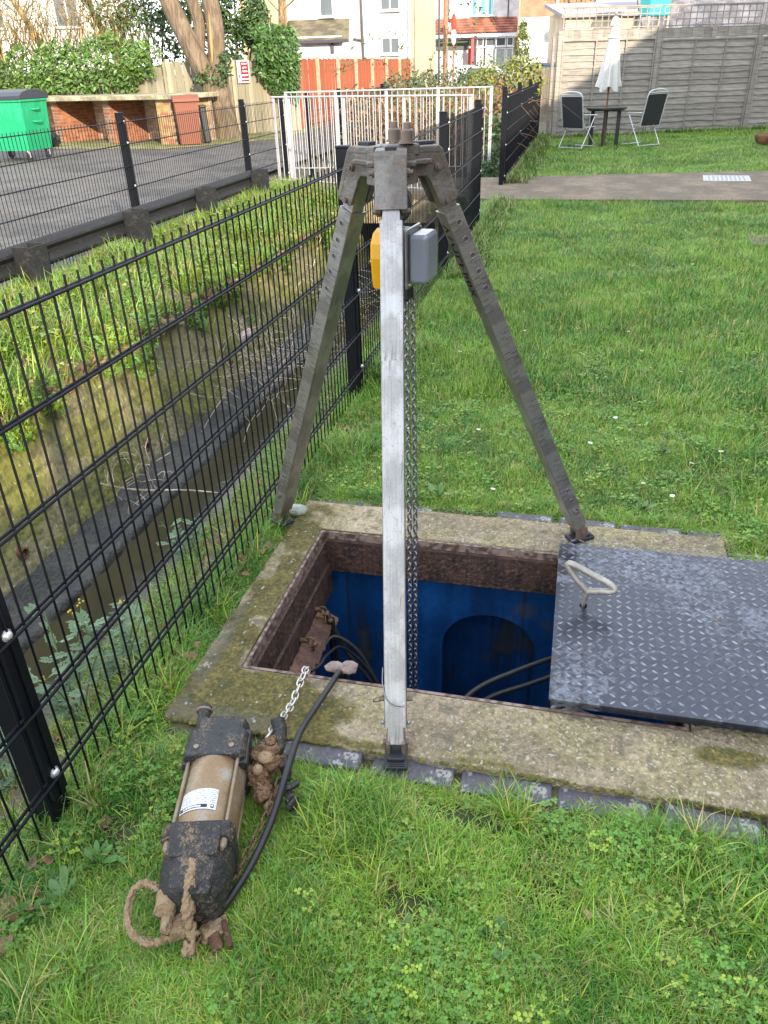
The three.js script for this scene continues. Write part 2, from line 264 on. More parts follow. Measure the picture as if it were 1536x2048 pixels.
// ---- the blue chamber and its rusty frame ----
{
  const rustT = tex(256, 256, (u, v) => { const a = fbm(u, v, 6, 6, 151, 5), b = fbm(u, v, 40, 40, 153, 3), st = fbm(u, v, 40, 3, 155, 3); let k = mix3([0.036, 0.021, 0.016], [0.068, 0.036, 0.025], sstep(0.35, 0.65, a)); k = mix3(k, [0.17, 0.09, 0.06], sstep(0.6, 0.7, b) * 0.5); return mul3(k, 0.6 + 0.8 * st); }, [0.4, 0.4]);
  const rust = std(null, 0.7, { map: rustT, bumpMap: grey(128, 128, (u, v) => fbm(u, v, 12, 12, 157, 4), [0.15, 0.15]), bumpScale: 0.006 });
  const edgeT = tex(256, 64, (u, v) => { const a = fbm(u, v, 30, 8, 161, 4); return mix3([0.27, 0.19, 0.155], [0.075, 0.045, 0.034], sstep(0.3, 0.7, a)); }, [0.5, 0.12]);
  const t = thing('manhole_lining', 'rusty steel frame lining the rectangular chamber opening', 'steel frame');
  const fr = (o, i, y0, y1) => xf(extr([[o[0], o[1]], [o[2], o[1]], [o[2], o[3]], [o[0], o[3]]], y1 - y0, 0, [[[i[0], i[1]], [i[0], i[3]], [i[2], i[3]], [i[2], i[1]]]]), 0, y0, 0, -Math.PI / 2);
  part('upstand', fr([0.207, 0.102, 1.46, 0.896], [0.217, 0.112, 1.45, 0.886], -0.034, -0.004), std(null, 0.8, { map: edgeT }), t);
  part('lining', [fr([0.207, 0.102, 1.46, 0.896], [0.232, 0.127, 1.435, 0.871], -0.17, -0.0345), box(0.012, 0.13, 0.75, 0.236, -0.20, -0.5)], rust, t);
  // broken pinkish mortar fillet below the left lining
  const f = []; const r = rngOf(9); for (let i = 0; i < 9; i++) f.push(rbox(0.075 + r() * 0.02, 0.035, 0.072, 0.008, 0.262 + r() * 0.012, -0.262, -0.16 - i * 0.064, r() * 0.3, r() * 0.3, -0.5));
  part('mortar_fillet', f, mottle([0.19, 0.10, 0.075], [0.10, 0.05, 0.036], 6, 0.3, {}, 163, 0.6, 0.9, 0.006), t);
}
{
  const blueT = tex(512, 512, (u, v) => { const st = fbm(u, v, 26, 2, 171, 4), a = fbm(u, v, 5, 5, 173, 4), b = fbm(u, v, 80, 80, 175, 2); const dr = fbm(u, v, 70, 2, 177, 3), gr = fbm(u, v, 9, 7, 179, 5); let k = mul3(mix3([0.010, 0.10, 0.32], [0.006, 0.05, 0.17], sstep(0.35, 0.7, 0.5 * st + 0.5 * a)), 0.8 + 0.4 * b); k = mix3(k, [0.022, 0.03, 0.04], 0.75 * sstep(0.58, 0.72, 0.6 * dr + 0.4 * gr)); k = mix3(k, [0.09, 0.085, 0.07], 0.5 * sstep(0.62, 0.75, gr)); return k; }, [1.5, 1.5]);
  const blue = new THREE.MeshPhysicalMaterial({ map: blueT, roughness: 0.42, side: THREE.DoubleSide });
  const t = thing('pump_chamber', 'blue plastic pump chamber below the rusty frame with arched recess', 'chamber');
  const arch = new THREE.Path(); arch.moveTo(0.665, -1.2); arch.lineTo(0.665, -0.55); arch.bezierCurveTo(0.67, -0.30, 1.05, -0.30, 1.05, -0.55); arch.lineTo(1.05, -1.2); arch.lineTo(0.665, -1.2);
  part('back_wall', xf(extr([[0.1, -1.7], [1.6, -1.7], [1.6, -0.172], [0.1, -0.172]], 0.10, 0.004, [arch]), 0, 0, -1.06), blue, t);
  part('recess', [box(0.6, 1.3, 0.01, 0.86, -0.8, -1.15), box(0.01, 1.3, 0.09, 0.6, -0.8, -1.105), box(0.01, 1.3, 0.09, 1.12, -0.8, -1.105), box(0.6, 0.01, 0.09, 0.86, -0.3, -1.105)], blue, t);
  part('side_wall', box(0.03, 1.53, 1.1, 0.135, -0.94, -0.5), blue, t);
  part('side_wall', box(0.03, 1.53, 1.1, 1.56, -0.94, -0.5), blue, t);
  part('front_wall', box(1.46, 1.53, 0.03, 0.85, -0.94, -0.02), blue, t);
  part('floor', box(1.46, 0.03, 1.1, 0.85, -1.55, -0.5), blue, t);
  part('rim', [xf(extr([[0.15, 0.06], [1.545, 0.06], [1.545, 0.95], [0.15, 0.95]], 0.02, 0.003, [[[0.205, 0.12], [0.205, 0.915], [1.49, 0.915], [1.49, 0.12]]]), 0, -0.196, 0, -Math.PI / 2)], blue, t);
  part('moulded_rib', [rbox(1.3, 0.05, 0.05, 0.015, 0.85, -0.86, -0.95, 0, 0, 0, 2)], blue, t);
  part('waste_water', box(1.4, 0.01, 1.0, 0.85, -1.2, -0.5), new THREE.MeshPhysicalMaterial({ color: col(0.012, 0.015, 0.02), roughness: 0.08 }), t);
}
// ================= FENCES, RAILINGS, GUARD RAIL =================
M.black = new THREE.MeshPhysicalMaterial({ color: col(0.005, 0.006, 0.010), roughness: 0.5, specularIntensity: 0.4, side: THREE.DoubleSide });
M.capZinc = std([0.62, 0.63, 0.65], 0.35, { metalness: 0.6 });
const wireV = merge(cyl(0.0028, 0.0028, 1.13, 0, 0.595, 0, 0, 0, 0, 6));
function meshFence(t, x, zs, zEnd, single, { y0 = 0, hp = 1.2, drop = 0 } = {}) {
  // zs: posts, from near to far; wires between
  const z0 = zs[0], far = [];
  for (const z of zs) {
    const p = part('post', [rbox(0.06, hp + 0.3, 0.06, 0.004, 0, hp / 2 - 0.15, 0), rbox(0.064, 0.012, 0.064, 0.004, 0, hp + 0.006, 0), box(0.012, hp - 0.1, 0.05, 0.036, hp / 2 + 0.02, 0)], M.black, t, { p: [x - 0.045, y0, z] });
    for (const h of [0.14, 0.54, 0.94, 1.13]) part('bolt', [sph(0.011, 0.044, h, 0, 8), cyl(0.014, 0.014, 0.004, 0.042, h, 0, 0, 0, Math.PI / 2, 10)], M.capZinc, p);
  }
  const len = Math.abs(zEnd - z0), zm = (z0 + zEnd) / 2;
  for (let k = 0; k < 6; k++) {
    const h = 0.13 + 0.2 * k + y0;
    part('horizontal_wire', [cyl(0.0042, 0.0042, len, x - 0.0075, h, zm, Math.PI / 2, 0, 0, 6), cyl(0.0042, 0.0042, len, x + 0.0075, h, zm, Math.PI / 2, 0, 0, 6)], M.black, t);
  }
  let i = 0; const r = rngOf(Math.abs(z0 * 77 | 0) + 3);
  for (let z = z0 - 0.03; z > zEnd; z -= 0.05, i++) {
    if (single(z)) { const m = fin(new THREE.Mesh(wireV, M.black)); m.name = 'vertical_wire'; m.position.set(x, y0 - 0.002 + (r() - 0.5) * 0.003, z); m.rotation.x = (r() - 0.5) * 0.004; t.add(m); }
    else far.push(cyl(0.0031, 0.0031, 1.13, x, y0 + 0.595, z, 0, 0, 0, 4));
  }
  if (far.length) part('far_vertical_wires', far, M.black, t, { stuff: true });
}
meshFence(thing('mesh_fence', 'black wire mesh fence running along the stream beside the tripod', 'fence'), 0, [3.0, 0.47, -2.33, -5.22, -7.42], -7.44, z => z < 1.2 && z > -5.2);
meshFence(thing('mesh_fence', 'black mesh fence beyond the path running to the wooden fence', 'fence'), -0.02, [-10.45, -13.0, -15.6, -18.7], -18.7, z => false, { hp: 1.24 });
meshFence(thing('mesh_fence', 'black mesh fence along the car park behind the guard rail', 'fence'), -3.42, [-0.6, -3.4, -6.25, -9.4, -10.9], -10.9, z => z < -3 && z > -10.9);
meshFence(thing('mesh_fence', 'black mesh fence between car park and brambles beyond the bridge', 'fence'), -3.45, [-12.3, -14.2, -17.7, -20.5], -20.5, z => false);

// armco style guard rail, painted black, seen from behind
{
  const dirtyT = tex(256, 256, (u, v) => { const a = fbm(u, v, 6, 6, 181, 5), b = fbm(u, v, 60, 60, 183, 2); return mix3(mul3([0.009, 0.0095, 0.011], 0.6 + 0.8 * b), [0.035, 0.036, 0.03], sstep(0.55, 0.75, 0.5 * a + 0.5 * b) * 0.8); }, [1, 1]);
  M.rail = std(null, 0.8, { map: dirtyT });
  const t = thing('guard_rail', 'low black steel crash barrier on blocky posts along the car park', 'crash barrier');
  // W profile (x toward the channel), swept along z
  const prof = [[0.0, 0.0], [0.03, 0.012], [0.075, 0.05], [0.08, 0.075], [0.03, 0.13], [0.03, 0.17], [0.08, 0.225], [0.075, 0.25], [0.03, 0.288], [0.0, 0.30]].map(([x, y]) => [x, y * 0.78]);
  const sh = prof.concat(prof.slice().reverse().map(([x, y]) => [x - 0.006, y]));
  for (const [z0, z1] of [[2.5, -2.3], [-2.3, -5.7], [-5.7, -9.05]]) part('beam', xf(extr(sh, z0 - z1 - 0.004), -3.30, 0.145, z1), M.rail, t);
  for (const z of [-0.6, -2.3, -4.0, -5.7, -7.3, -9.0]) part('post', [box(0.012, 0.74, 0.20, 0.055, 0.02, 0), box(0.16, 0.74, 0.010, -0.03, 0.02, 0.095), box(0.16, 0.74, 0.010, -0.03, 0.02, -0.095)], M.rail, t, { p: [-3.12, 0, z], r: [0, 0, (hash2(z * 10 | 0, 3, 1) - 0.5) * 0.05] });
}
// galvanised bridge railings
M.galv = std(null, 0.55, { map: tex(128, 128, (u, v) => { const a = fbm(u, v, 10, 10, 191, 4); return mix3([0.50, 0.50, 0.50], [0.36, 0.36, 0.37], a); }, [0.4, 0.4]), metalness: 0.25 });
function railing(label, a, b, n, flats, hTop = 1.2) {
  const t = thing('bridge_railing', label, 'railing', [a[0], 0, a[1]], Math.atan2(-(b[1] - a[1]), b[0] - a[0]), 'bridge railings'), L = Math.hypot(b[0] - a[0], b[1] - a[1]); delete t.userData.group;
  part('top_rail', rbox(L + 0.04, 0.02, 0.045, 0.004, L / 2, hTop, 0), M.galv, t);
  part('bottom_rail', rbox(L + 0.04, 0.012, 0.04, 0.003, L / 2, 0.10, 0), M.galv, t);
  for (let i = 0; i <= n; i++) { const x = L * i / n; part(flats.includes(i) ? 'post' : 'baluster', flats.includes(i) ? rbox(0.05, hTop + 0.35, 0.014, 0.003, x, hTop / 2 - 0.175, 0) : cyl(0.0068, 0.0068, hTop - 0.1, x, hTop / 2 + 0.045, 0, 0, 0, 0, 6), M.galv, t); }
}
railing('pale galvanised bridge railing on the channel side of the path', [-3.4, -10.45], [-0.36, -9.2], 33, [0, 3, 13, 23, 33]);
railing('pale galvanised bridge railing on the bramble side of the path', [-3.72, -11.9], [-0.42, -12.05], 36, [0, 9, 18, 27, 36], 1.22);
// path access cover
{
  const t = thing('access_cover', 'pale grey metal access cover let into the path', 'access cover', [3.05, 0.024, -11.1], -0.1);
  part('frame', [box(0.62, 0.012, 0.03, 0, 0, 0.29), box(0.62, 0.012, 0.03, 0, 0, -0.29), box(0.03, 0.012, 0.55, 0.295, 0, 0), box(0.03, 0.012, 0.55, -0.295, 0, 0)], M.galv, t);
  part('plate', box(0.555, 0.008, 0.545), std([0.42, 0.43, 0.43], 0.5, { metalness: 0.4 }), t);
  const s = []; const r = rngOf(4); for (let i = 0; i < 9; i++) for (let j = 0; j < 9; j++) s.push(box(0.035, 0.004, 0.01, -0.23 + i * 0.057, 0.006, -0.23 + j * 0.057, 0, (i + j) % 2 ? 0.8 : -0.8, 0));
  part('raised_treads', s, M.galv, t, { stuff: true });
}
// second small cover at the right edge of the lawn
one('stone_slab', 'pale flat slab edge in the lawn at the right edge of the photo', 'slab', rbox(0.5, 0.05, 0.5, 0.01, 2.92, -0.015, -6.7), M.pathC);

// ---- wooden lap fence with trellis ----
{
  const woodT = (c1, c2, s) => tex(256, 128, (u, v) => { const g = fbm(u, v, 3, 40, s, 4), k = fbm(u, v, 9, 12, s + 3, 4), e = fbm(u, v, 80, 120, s + 5, 2); return mul3(mix3(c1, c2, sstep(0.3, 0.7, 0.6 * g + 0.4 * k)), 0.8 + 0.4 * e); }, [1.2, 0.3]);
  const wT = woodT([0.40, 0.365, 0.325], [0.235, 0.215, 0.195], 207), wm = [1, 0.9, 0.8].map(f => std([f, f * 0.99, f * 0.98], 0.9, { map: wT }));
  M.wood = wm;
  const ang = Math.atan2(1.72, 4.45);
  const t = thing('panel_fence', 'weathered wooden lap panel fence with trellis top behind the patio set', 'fence', [0.25, 0, -18.78], ang);
  const r = rngOf(12);
  const P = [0.06, 2.36, 4.78, 7.2, 9.6]; // post positions along the fence
  for (const [i, x] of P.entries()) part('post', [rbox(0.10, i === 0 ? 2.1 : 2.16, 0.09, 0.008, x, 1.05, 0.02)], wm[i % 3], t);
  part('post', rbox(0.06, 2.0, 0.06, 0.006, -0.06, 1.0, -0.03), wm[1], t);
  for (let b = 0; b < 4; b++) {
    const x0 = P[b] + 0.055, x1 = P[b + 1] - 0.055, W = x1 - x0, xm = (x0 + x1) / 2, top = b === 0 ? 1.90 : b === 3 ? 1.98 : 1.86, n = 15;
    const slump = b === 1 ? -0.012 : 0.004;
    for (let k = 0; k < n; k++) { // waney lap boards, each its own mesh with a wavy lower edge
      const h = top * (k + 0.5) / n, bh = top / n + 0.035, seg = 8, pts = [];
      const ph = r() * 9;
      for (let i = 0; i <= seg; i++) pts.push([x0 + W * i / seg, h - bh / 2 + 0.009 * Math.sin(ph + i * (0.7 + 0.4 * (k % 3))) + 0.010 * (r() - 0.5)]);
      for (let i = seg; i >= 0; i--) pts.push([x0 + W * i / seg, h + bh / 2]);
      const g = xf(extr(pts, 0.013), 0, 0, -0.012); const m = part('board', g, wm[(k * 7 + b * 3 + (r() * 3 | 0)) % 3], t); m.rotation.x = -0.17; m.position.set(0, -0.0, 0.0);
      m.position.z = 0.02 + Math.sin(0.17) * h - 0.02 + 0.004 * r(); m.position.y = h * (1 - Math.cos(0.17)) + slump * (k % 2);
    }
    for (const f of [0.01, 0.36, 0.68, 0.99]) part('batten', rbox(0.035, top, 0.02, 0.003, x0 + W * f, top / 2 + 0.01, 0.038), wm[(b + 1) % 3], t);
    part('top_batten', rbox(W, 0.035, 0.03, 0.003, xm, top + 0.02, 0.03), wm[b % 3], t);
    if (b < 3) {
      const nb = 16; for (let k = 0; k < nb; k++) part('short_board', box(W / nb - 0.004, 0.20, 0.014, x0 + W * (k + 0.5) / nb, 2.02 + (r() - 0.5) * 0.012 + (b === 1 ? -0.01 : 0), 0.0 + (k % 2) * 0.006), wm[(k + b) % 3], t);
      const y0 = 2.13, y1 = 2.52, nv = 15;
      for (let k = 0; k <= nv; k++) part('trellis_lath', box(0.022, y1 - y0, 0.010, x0 + W * k / nv, (y0 + y1) / 2, 0.02), wm[(k + b) % 3], t);
      for (let k = 0; k < 4; k++) part('trellis_lath', box(W + 0.02, 0.022, 0.010, xm, y0 + 0.02 + (y1 - y0 - 0.03) * k / 3, 0.0315), wm[(k + b + 1) % 3], t);
      part('trellis_cap', rbox(W + 0.08, 0.025, 0.035, 0.003, xm, y1 + 0.014, 0.022), wm[1], t);
    }
  }
  part('short_post', rbox(0.10, 0.24, 0.03, 0.004, 3.65, 2.02, 0.035), wm[0], t);
}
// ================= TRIPOD, HOIST, CHAIN =================
{
  const sc = (c1, c2, s, st, dots) => tex(384, 1280, (u, v) => {
    const a = fbm(u, v, 5, 14, s, 5), l = fbm(u, v, 110, 9, s + 3, 3), b = fbm(u, v, 90, 330, s + 5, 2), sx = fbm(u + 0.25 * v, v, 40, 6, s + 9, 4);
    let k = mix3(c1, c2, sstep(0.35, 0.7, a)); k = mul3(k, 1 - st / 2 + st * l);
    if (b > 0.70) k = mix3(k, [0.26, 0.19, 0.13], dots * sstep(0.7, 0.8, b)); if (sx > 0.66) k = mul3(k, 1 - 0.35 * sstep(0.66, 0.74, sx)); return k;
  }, [0.26, 0.95]);
  const rg = grey(128, 256, (u, v) => 0.75 + 0.5 * fbm(u, v, 40, 6, 207, 3), [0.12, 0.24]);
  M.alu = std(null, 0.44, { map: sc([0.41, 0.405, 0.395], [0.29, 0.285, 0.275], 210, 0.35, 0.7), metalness: 0.85, roughnessMap: rg });
  M.cast = std(null, 0.55, { map: tex(256, 256, (u, v) => { const a = fbm(u, v, 5, 5, 231, 5), b = fbm(u, v, 60, 60, 233, 2), c = fbm(u, v, 14, 14, 235, 3); let k = mix3([0.20, 0.185, 0.165], [0.13, 0.115, 0.10], sstep(0.35, 0.65, a)); k = mix3(k, [0.15, 0.09, 0.055], sstep(0.6, 0.75, c) * 0.5); return mul3(k, 0.8 + 0.4 * b); }, [0.25, 0.25]), metalness: 0.45, bumpMap: grey(128, 128, (u, v) => fbm(u, v, 40, 40, 237, 2), [0.1, 0.1]), bumpScale: 0.0012 });
  M.rubber = std([0.022, 0.024, 0.03], 0.6);
  M.steel = std(null, 0.35, { map: tex(64, 64, (u, v) => { const a = fbm(u, v, 8, 8, 241, 3); return mix3([0.42, 0.42, 0.43], [0.26, 0.26, 0.27], a); }, [0.1, 0.1]), metalness: 0.85 });
  M.boltRust = mottle([0.22, 0.18, 0.15], [0.16, 0.10, 0.07], 5, 0.06, { metalness: 0.4 }, 243, 0.4, 0.6);
  M.hole = std([0.055, 0.052, 0.048], 0.8);

  const C0 = V(0.585, 0, -0.585), hTop = 1.345;
  const T = thing('lifting_tripod', 'aluminium lifting tripod standing astride the open chamber', 'tripod', [C0.x, 0, C0.z]);
  const feet = [[0.042, -0.915, M.alu], [0.726, 0.135, M.alu], [1.159, -1.0, M.alu]];
  // head casting: hub, three channel lobes, caps, pivot bolts
  const hub = [cyl(0.062, 0.066, 0.07, 0, hTop - 0.045, 0, 0, 0, 0, 20), cyl(0.036, 0.036, 0.09, 0, hTop - 0.06, 0, 0, 0, 0, 16), rbox(0.09, 0.028, 0.055, 0.006, 0.02, hTop - 0.004, -0.002, 0, 0.5, 0, 2)];
  const lobes = [];
  const W = 0.072, th = 0.009;
  feet.forEach(([fx, fz]) => {
    const a = Math.atan2(-(fz - C0.z), fx - C0.x); // rotation that turns +x to the radial direction
    // side cheek outline in (radial, y)
    const ck = [[0.03, 0.0], [0.112, 0.0], [0.122, -0.008], [0.168, -0.118], [0.164, -0.126], [0.128, -0.140], [0.121, -0.137], [0.092, -0.078], [0.08, -0.064], [0.03, -0.064]];
    const cheek = s => xf(extr(ck, th, 0.002), 0, hTop, s > 0 ? W / 2 - th : -W / 2, 0, 0, 0);
    const crown = xf(extr([[0.03, 0.0], [0.112, 0.0], [0.122, -0.008], [0.168, -0.118], [0.159, -0.122], [0.114, -0.012], [0.03, -0.010]], W, 0.003), 0, hTop + 0.001, -W / 2);
    const web = rbox(0.055, 0.012, W + 0.05, 0.003, 0.055, hTop - 0.03, 0, 0, 0, 0);
    lobes.push([a, [cheek(1), cheek(-1), crown, web]]);
  });
  for (const [a, gs] of lobes) gs.forEach(g => { g.rotateY(a); hub.push(g); });
  // ribs between lobes
  for (let i = 0; i < 3; i++) { const a0 = lobes[i][0], a1 = lobes[(i + 1) % 3][0]; const A = V(Math.cos(a0) * 0.085, hTop - 0.038, -Math.sin(a0) * 0.085), B = V(Math.cos(a1) * 0.085, hTop - 0.038, -Math.sin(a1) * 0.085); const d = B.clone().sub(A), l = d.length(); const g = rbox(l, 0.012, 0.016, 0.003); g.rotateY(Math.atan2(-d.z, d.x)); const c = A.add(B).multiplyScalar(0.5); g.translate(c.x * 0.8, c.y, c.z * 0.8); hub.push(g); }
  const head = part('head', hub, M.cast, T);
  for (const [a] of lobes) {
    part('cap', rbox(0.042, 0.010, 0.028, 0.003, 0, 0, 0), M.rubber, head, { p: [Math.cos(a) * 0.09, hTop + 0.008, -Math.sin(a) * 0.09], r: [0, a, 0] });
    for (const s of [-1, 1]) part('pivot_bolt', [cyl(0.0105, 0.0105, 0.010, 0, 0, 0, Math.PI / 2, 0, 0, 6), cyl(0.014, 0.014, 0.003, 0, 0, -s * 0.006, Math.PI / 2, 0, 0, 14), cyl(0.006, 0.006, 0.008, 0, 0, s * 0.008, Math.PI / 2, 0, 0, 8)], M.boltRust, head, { p: [Math.cos(a) * 0.108 + Math.sin(a) * s * 0.041, hTop - 0.045, -Math.sin(a) * 0.108 + Math.cos(a) * s * 0.041], r: [0, a, 0] });
    part('pivot_bolt', [cyl(0.007, 0.007, W + 0.02, 0, 0, 0, Math.PI / 2, 0, 0, 6)], M.boltRust, head, { p: [Math.cos(a) * 0.138, hTop - 0.128, -Math.sin(a) * 0.138], r: [0, a, 0] });
  }
  for (const [x, z] of [[0.0, -0.03], [0.042, 0.012]]) part('clamp_bolt', [cyl(0.0165, 0.0165, 0.024, 0, 0.016, 0, 0, 0, 0, 6), cyl(0.0205, 0.021, 0.005, 0, 0.003, 0, 0, 0, 0, 16), cyl(0.0095, 0.0105, 0.040, 0, 0.026, 0, 0, 0, 0, 10), cyl(0.012, 0.0165, 0.005, 0, 0.030, 0, 0, 0, 0, 6)], M.boltRust, head, { p: [x, hTop + 0.012, z] });
  part('eye_bolt', [tor(0.026, 0.008, 0.02, hTop - 0.125, 0, 0, 0.5, 0), cyl(0.01, 0.01, 0.04, 0.02, hTop - 0.09, 0), cyl(0.02, 0.02, 0.012, 0.02, hTop - 0.08, 0, 0, 0, 0, 6)], M.boltRust, head);

  // legs
  const tubeS = (w, d, wall) => { const s = new THREE.Shape(), o = (a, b, r, P) => { P.moveTo(-a + r, -b); P.lineTo(a - r, -b); P.quadraticCurveTo(a, -b, a, -b + r); P.lineTo(a, b - r); P.quadraticCurveTo(a, b, a - r, b); P.lineTo(-a + r, b); P.quadraticCurveTo(-a, b, -a, b - r); P.lineTo(-a, -b + r); P.quadraticCurveTo(-a, -b, -a + r, -b); }; o(w / 2, d / 2, 0.004, s); const h = new THREE.Path(); o(w / 2 - wall, d / 2 - wall, 0.002, h); s.holes.push(h); return s; };
  feet.forEach(([fx, fz, mat], i) => {
    const a = lobes[i][0], top = V(C0.x + Math.cos(a) * 0.108, hTop - 0.05, C0.z - Math.sin(a) * 0.108), bot = V(fx, 0.045, fz);
    const dir = top.clone().sub(bot), L = dir.length(); dir.normalize();
    const tan = V(Math.sin(a), 0, Math.cos(a)), rad = dir.clone().cross(tan); // outward
    const q = new THREE.Quaternion().setFromRotationMatrix(new THREE.Matrix4().makeBasis(tan, rad, dir));
    // local: x = tangential, y = outward, z = along the leg
    const leg = new THREE.Group(); leg.name = 'leg'; leg.position.copy(bot).sub(C0); leg.quaternion.copy(q); T.add(leg);
    const ext = (w, d, wall, z0, z1) => { const g = extr(tubeS(w, d, wall), z1 - z0); g.translate(0, 0, z0); return g; };
    const zz = z => z;
    part('inner_tube', ext(0.044, 0.040, 0.004, -0.0, L - 0.005), M.alu, leg);
    part('outer_tube', ext(0.056, 0.050, 0.004, i === 1 ? 0.045 : 0.03, L - 0.115), mat, leg);
    // pin holes on both side faces
    const hz = i === 1 ? [] : [0.04, 0.09, 0.14, 0.19, 0.245].map(k => L - 0.115 - k).concat([0.11, 0.16, 0.21]);
    for (const z of hz) for (const s of [-1, 1]) part('pin_hole', [cyl(0.0072, 0.0072, 0.0012, s * 0.0283, 0.004, zz(z), 0, 0, Math.PI / 2, 16)], M.hole, leg);
    for (const z of hz) for (const s of [-1, 1]) part('hole_rim', [tor(0.0075, 0.0011, s * 0.0284, 0.004, zz(z), 0, Math.PI / 2, 0, Math.PI * 2, 16, 5)], mat, leg);
    if (i === 2) { // black marker scrawl on the inner face
      const cv = document.createElement('canvas'); cv.width = 96; cv.height = 512; const c = cv.getContext('2d'); c.clearRect(0, 0, 96, 512); c.strokeStyle = '#0b0b10'; c.lineWidth = 13; c.lineCap = 'round';
      const S = [[[20, 20], [70, 40], [30, 60]], [[30, 90], [70, 105]], [[70, 130], [24, 150], [30, 190], [74, 186]], [[24, 220], [74, 214], [74, 250]], [[22, 280], [76, 270]], [[50, 268], [46, 310]], [[24, 340], [74, 330], [60, 365], [26, 362]], [[28, 392], [74, 384], [70, 416], [30, 424], [28, 392]], [[26, 446], [74, 486]], [[74, 446], [26, 490]]];
      for (const p of S) { c.beginPath(); p.forEach((q, k) => k ? c.lineTo(...q) : c.moveTo(...q)); c.stroke(); }
      const tx = new THREE.CanvasTexture(cv); tx.colorSpace = THREE.SRGBColorSpace;
      part('marker_scrawl', xf(new THREE.PlaneGeometry(0.046, 0.24), 0, -0.0262, L - 0.115 - 0.15, Math.PI / 2, 0, 0), std(null, 0.7, { map: tx, alphaTest: 0.5 }), leg, { uv: true });
    }
    // locking pin with ring near the foot
    part('locking_pin', [cyl(0.006, 0.006, 0.085, 0, 0, zz(0.11), 0, 0, Math.PI / 2, 8), tor(0.017, 0.0016, 0.040, 0, zz(0.11), 0.6, 0.3, 0, Math.PI * 2, 20, 5)], M.boltRust, leg);
    if (i === 1) part('pin_wire', [tube([[-0.029, 0.028, zz(0.10)], [0, 0.030, zz(0.098)], [0.02, 0.0295, zz(0.115)], [0.031, 0.024, zz(0.15)], [0.032, 0.0, zz(0.19)]], 0.0014, 24, 5), sph(0.006, -0.032, 0, zz(0.05)), sph(0.006, 0.032, 0, zz(0.05))], M.steel, leg);
    // foot: hinge fork and ribbed rubber pad lying flat on the ground, turned outward
    const f = new THREE.Group(); f.name = 'foot'; f.position.set(fx - C0.x, 0, fz - C0.z); f.rotation.y = a; T.add(f);
    part('hinge', [rbox(0.046, 0.05, 0.010, 0.003, 0.0, 0.036, 0.019), rbox(0.046, 0.05, 0.010, 0.003, 0.0, 0.036, -0.019), cyl(0.007, 0.007, 0.066, 0, 0.045, 0, Math.PI / 2, 0, 0, 8)], M.boltRust, f);
    part('pad', [rbox(0.095, 0.013, 0.058, 0.004, 0.008, 0.0085, 0, 0, 0, -0.03, 2), rbox(0.026, 0.016, 0.044, 0.004, 0.026, 0.018, 0), box(0.004, 0.002, 0.045, 0.044, 0.0156, 0), box(0.004, 0.002, 0.045, 0.050, 0.0154, 0)], M.rubber, f);
  });

  // chain hoist hanging below the head
  const H = thing('chain_hoist', 'small chain hoist with yellow cover and grey gear case under the tripod head', 'chain hoist', [0.603, 0.985, -0.585], -0.10);
  part('top_hook', [tube([[0, 0.145, 0], [0, 0.185, 0.0], [0.018, 0.205, 0], [0.02, 0.235, 0], [0.002, 0.25, 0], [-0.018, 0.235, 0]], 0.0085, 24, 7), cyl(0.014, 0.018, 0.04, 0, 0.15, 0)], M.rubber, H);
  part('body', [rbox(0.060, 0.15, 0.075, 0.012, 0.0, 0.095, 0, 0, 0, 0, 2), rbox(0.035, 0.07, 0.055, 0.006, 0.012, 0.02, 0)], std([0.014, 0.016, 0.022], 0.45), H);
  const yel = new THREE.MeshPhysicalMaterial({ color: col(0.72, 0.36, 0.008), roughness: 0.35 });
  part('hand_wheel_cover', [xf(extr([[-0.062, 0.0], [-0.058, 0.04], [-0.035, 0.066], [0, 0.074], [0.035, 0.066], [0.058, 0.04], [0.062, 0], [0.062, -0.05], [0.048, -0.08], [0.03, -0.05], [-0.03, -0.05], [-0.048, -0.085]], 0.020, 0.007).scale(0.85, 0.85, 1), -0.060, 0.10, 0, 0, Math.PI / 2, 0)], yel, H);
  for (const [y, z] of [[0.145, 0.0], [0.09, 0.045], [0.09, -0.045], [0.06, 0.03]]) part('cover_screw', cyl(0.004, 0.004, 0.004, -0.069, y, z, 0, 0, Math.PI / 2, 6), M.steel, H);
  const gc = new THREE.MeshPhysicalMaterial({ color: col(0.20, 0.22, 0.25), roughness: 0.3, clearcoat: 0.4, clearcoatRoughness: 0.25 });
  part('gear_case', [rbox(0.052, 0.125, 0.105, 0.012, 0.063, 0.10, 0.0, 0, 0, 0, 3)], gc, H);
  part('gear_flange', [rbox(0.007, 0.150, 0.125, 0.0034, 0.034, 0.10, 0, 0, 0, 0, 2)], M.steel, H);
  for (const [y, z] of [[0.165, 0.05], [0.035, 0.05], [0.165, -0.05], [0.035, -0.05]]) part('screw', cyl(0.005, 0.005, 0.006, 0.040, y, z, 0, 0, Math.PI / 2, 6), M.steel, H);
  // two falls of load chain, each link a mesh
  const link = (() => { const r = 0.0029, w = 0.0062, l = 0.0075, p = []; for (let k = 0; k < 16; k++) { const a = k / 16 * Math.PI * 2; p.push(V(Math.cos(a) * w, Math.sin(a) * w + Math.sign(Math.sin(a) + 1e-6) * l, 0)); } return merge(tube(p, r, 16, 5, true)); })();
  const C = thing('load_chain', 'steel load chain hanging from the hoist into the chamber', 'chain', [0.622, 0, -0.585]);
